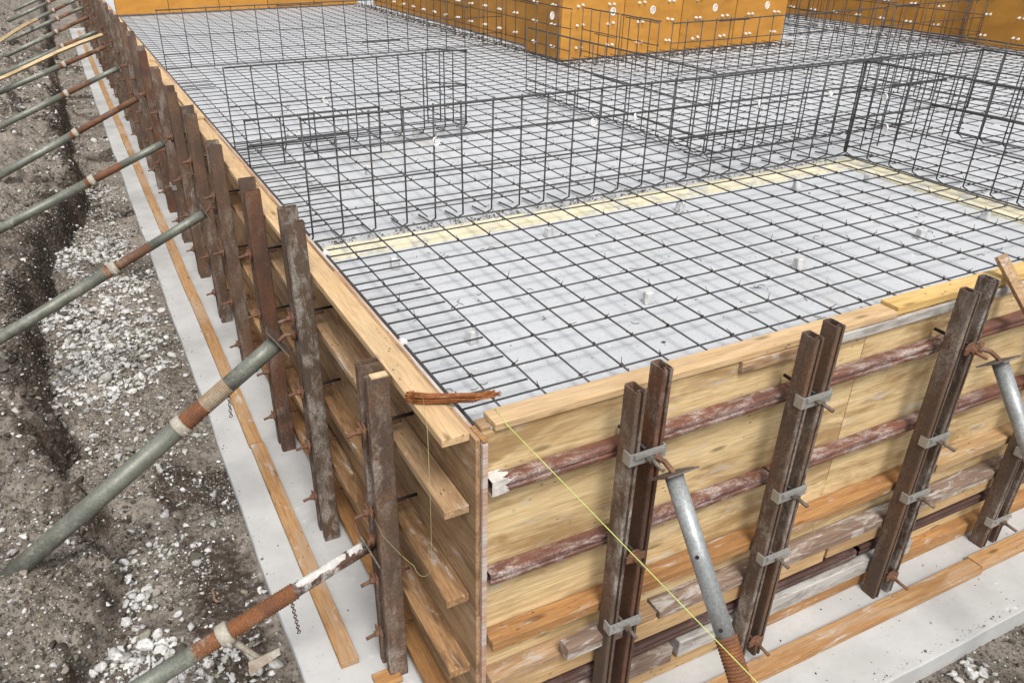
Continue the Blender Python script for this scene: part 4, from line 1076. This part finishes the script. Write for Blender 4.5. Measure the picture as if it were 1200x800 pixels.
# mortar crumbs beside the cage and rubble along the orange walls
n = 900; x = rng.uniform(0.06, 4.2, n); y = rng.normal(2.33, 0.045, n); s = rng.uniform(0.003, 0.013, n)
stones('mortar_crumbs', x, y, ZS + 0.006 + s * 0.2, s, col_stones(n, 0.45), kind='stuff')
n = 900; x = np.concatenate([rng.uniform(4.7, 8.6, n), rng.normal(4.78, 0.11, n)]); y = np.concatenate([rng.normal(7.04, 0.08, n), rng.uniform(8.2, 15.0, n)])
s = rng.uniform(0.006, 0.024, 2 * n); g = rng.uniform(0.06, 0.2, 2 * n)
stones('dark_rubble', x, y, ZS + s * 0.3, s, np.stack([g * 1.1, g * 0.95, g * 0.8], 1), kind='stuff')
n = 500; x = rng.normal(10.55, 0.08, n); y = rng.uniform(3.2, 11, n); s = rng.uniform(0.006, 0.024, n); g = rng.uniform(0.06, 0.2, n)
stones('dark_rubble', x, y, ZS + s * 0.3, s, np.stack([g * 1.1, g * 0.95, g * 0.8], 1), kind='stuff')
w_ = MB()
for k in range(260):
    p_ = Vector((random.uniform(0.1, 4.6), random.uniform(0.1, 6.5), ZS + 0.003)); a_ = random.random() * 6.28; l_ = random.uniform(.02, .07)
    w_.tube([p_, p_ + Vector((math.cos(a_), math.sin(a_), 0)) * l_ * .5 + Vector((0, 0, .002)), p_ + Vector((math.cos(a_ + .7), math.sin(a_ + .7), 0)) * l_], 0.0014, 4)
n = 260; x = np.concatenate([-0.625 + rng.exponential(0.022, n), rng.uniform(0.6, 4.2, n)]); y = np.concatenate([rng.uniform(0.0, 9.0, n), -0.57 + rng.exponential(0.02, n)])
s = np.exp(rng.normal(math.log(0.0034), 0.55, 2 * n)); stones('spilled_grit', x, y, ZF + s * 0.2, s, col_stones(2 * n, 0.5), kind='stuff')
tag(w_.build('wire_scraps', M['tie_wire']), kind='stuff')
n = 1500; x = rng.uniform(0.06, 4.6, n); y = rng.uniform(0.06, 7.0, n); s = np.exp(rng.normal(math.log(0.0032), 0.55, n))
stones('floor_crumbs', x, y, ZS + s * 0.3, s, col_stones(n, 0.35), kind='stuff')
# grit lying on the footing
n = 260; x = np.concatenate([rng.uniform(-0.60, -0.12, n), rng.uniform(0.5, 4.0, n)]); y = np.concatenate([rng.uniform(0.0, 8.0, n), rng.uniform(-0.55, -0.08, n)])
s = np.exp(rng.normal(math.log(0.003), 0.5, 2 * n)); stones('footing_grit', x, y, ZF + s * 0.3, s, col_stones(2 * n, 0.3), kind='stuff')

# ------------------------------------------------------------------ camera
CAMR = ((0.89791, -0.4401748, -0.0019367), (-0.2218612, -0.4487646, -0.8656719), (0.3801778, 0.7777252, -0.500608))
CAMC = (-1.01567, -2.00052, 1.57302)
CAMF, CAMPX, CAMPY = 926.522, 555.249, 428.950
cam = bpy.data.cameras.new('camera'); co = bpy.data.objects.new('camera', cam); COL.objects.link(co)
r0, r1, r2 = CAMR
mw = Matrix(((r0[0], -r1[0], -r2[0], CAMC[0]), (r0[1], -r1[1], -r2[1], CAMC[1]), (r0[2], -r1[2], -r2[2], CAMC[2]), (0, 0, 0, 1)))
co.matrix_world = mw
cam.sensor_fit = 'HORIZONTAL'; cam.sensor_width = 36.0
cam.lens = CAMF / 1200 * 36.0
cam.shift_x = (600 - CAMPX) / 1200; cam.shift_y = (CAMPY - 400) / 1200
cam.clip_start = 0.05; cam.clip_end = 400
scene.camera = co

# ------------------------------------------------------------------ light: bright overcast
SUN_EL, SUN_AZ = 58, 192          # azimuth measured clockwise from +y
w = bpy.data.worlds.new('World'); scene.world = w; w.use_nodes = True
nt = w.node_tree; bg = nt.nodes['Background']
sky = nt.nodes.new('ShaderNodeTexSky'); sky.sky_type = 'NISHITA'; sky.sun_disc = False
sky.sun_elevation = R(SUN_EL); sky.sun_rotation = R(SUN_AZ); sky.dust_density = 4.0; sky.air_density = 1.0; sky.ozone_density = 1.0
hs = nt.nodes.new('ShaderNodeHueSaturation'); hs.inputs['Saturation'].default_value = 0.24
nt.links.new(sky.outputs[0], hs.inputs['Color']); nt.links.new(hs.outputs[0], bg.inputs[0])
bg.inputs[1].default_value = 0.095
sl = bpy.data.lights.new('sun', 'SUN'); sl.energy = 1.5; sl.angle = R(20); sl.color = (1.0, 0.965, 0.92)
so = bpy.data.objects.new('sun', sl); COL.objects.link(so)
dv = Vector((math.sin(R(SUN_AZ)) * math.cos(R(SUN_EL)), math.cos(R(SUN_AZ)) * math.cos(R(SUN_EL)), math.sin(R(SUN_EL))))
so.rotation_euler = dv.to_track_quat('Z', 'Y').to_euler(); so.location = dv * 20

scene.view_settings.view_transform = 'Standard'; scene.view_settings.look = 'None'
scene.view_settings.gamma = 1.0; scene.view_settings.use_curve_mapping = False
scene.view_settings.exposure = 0.82
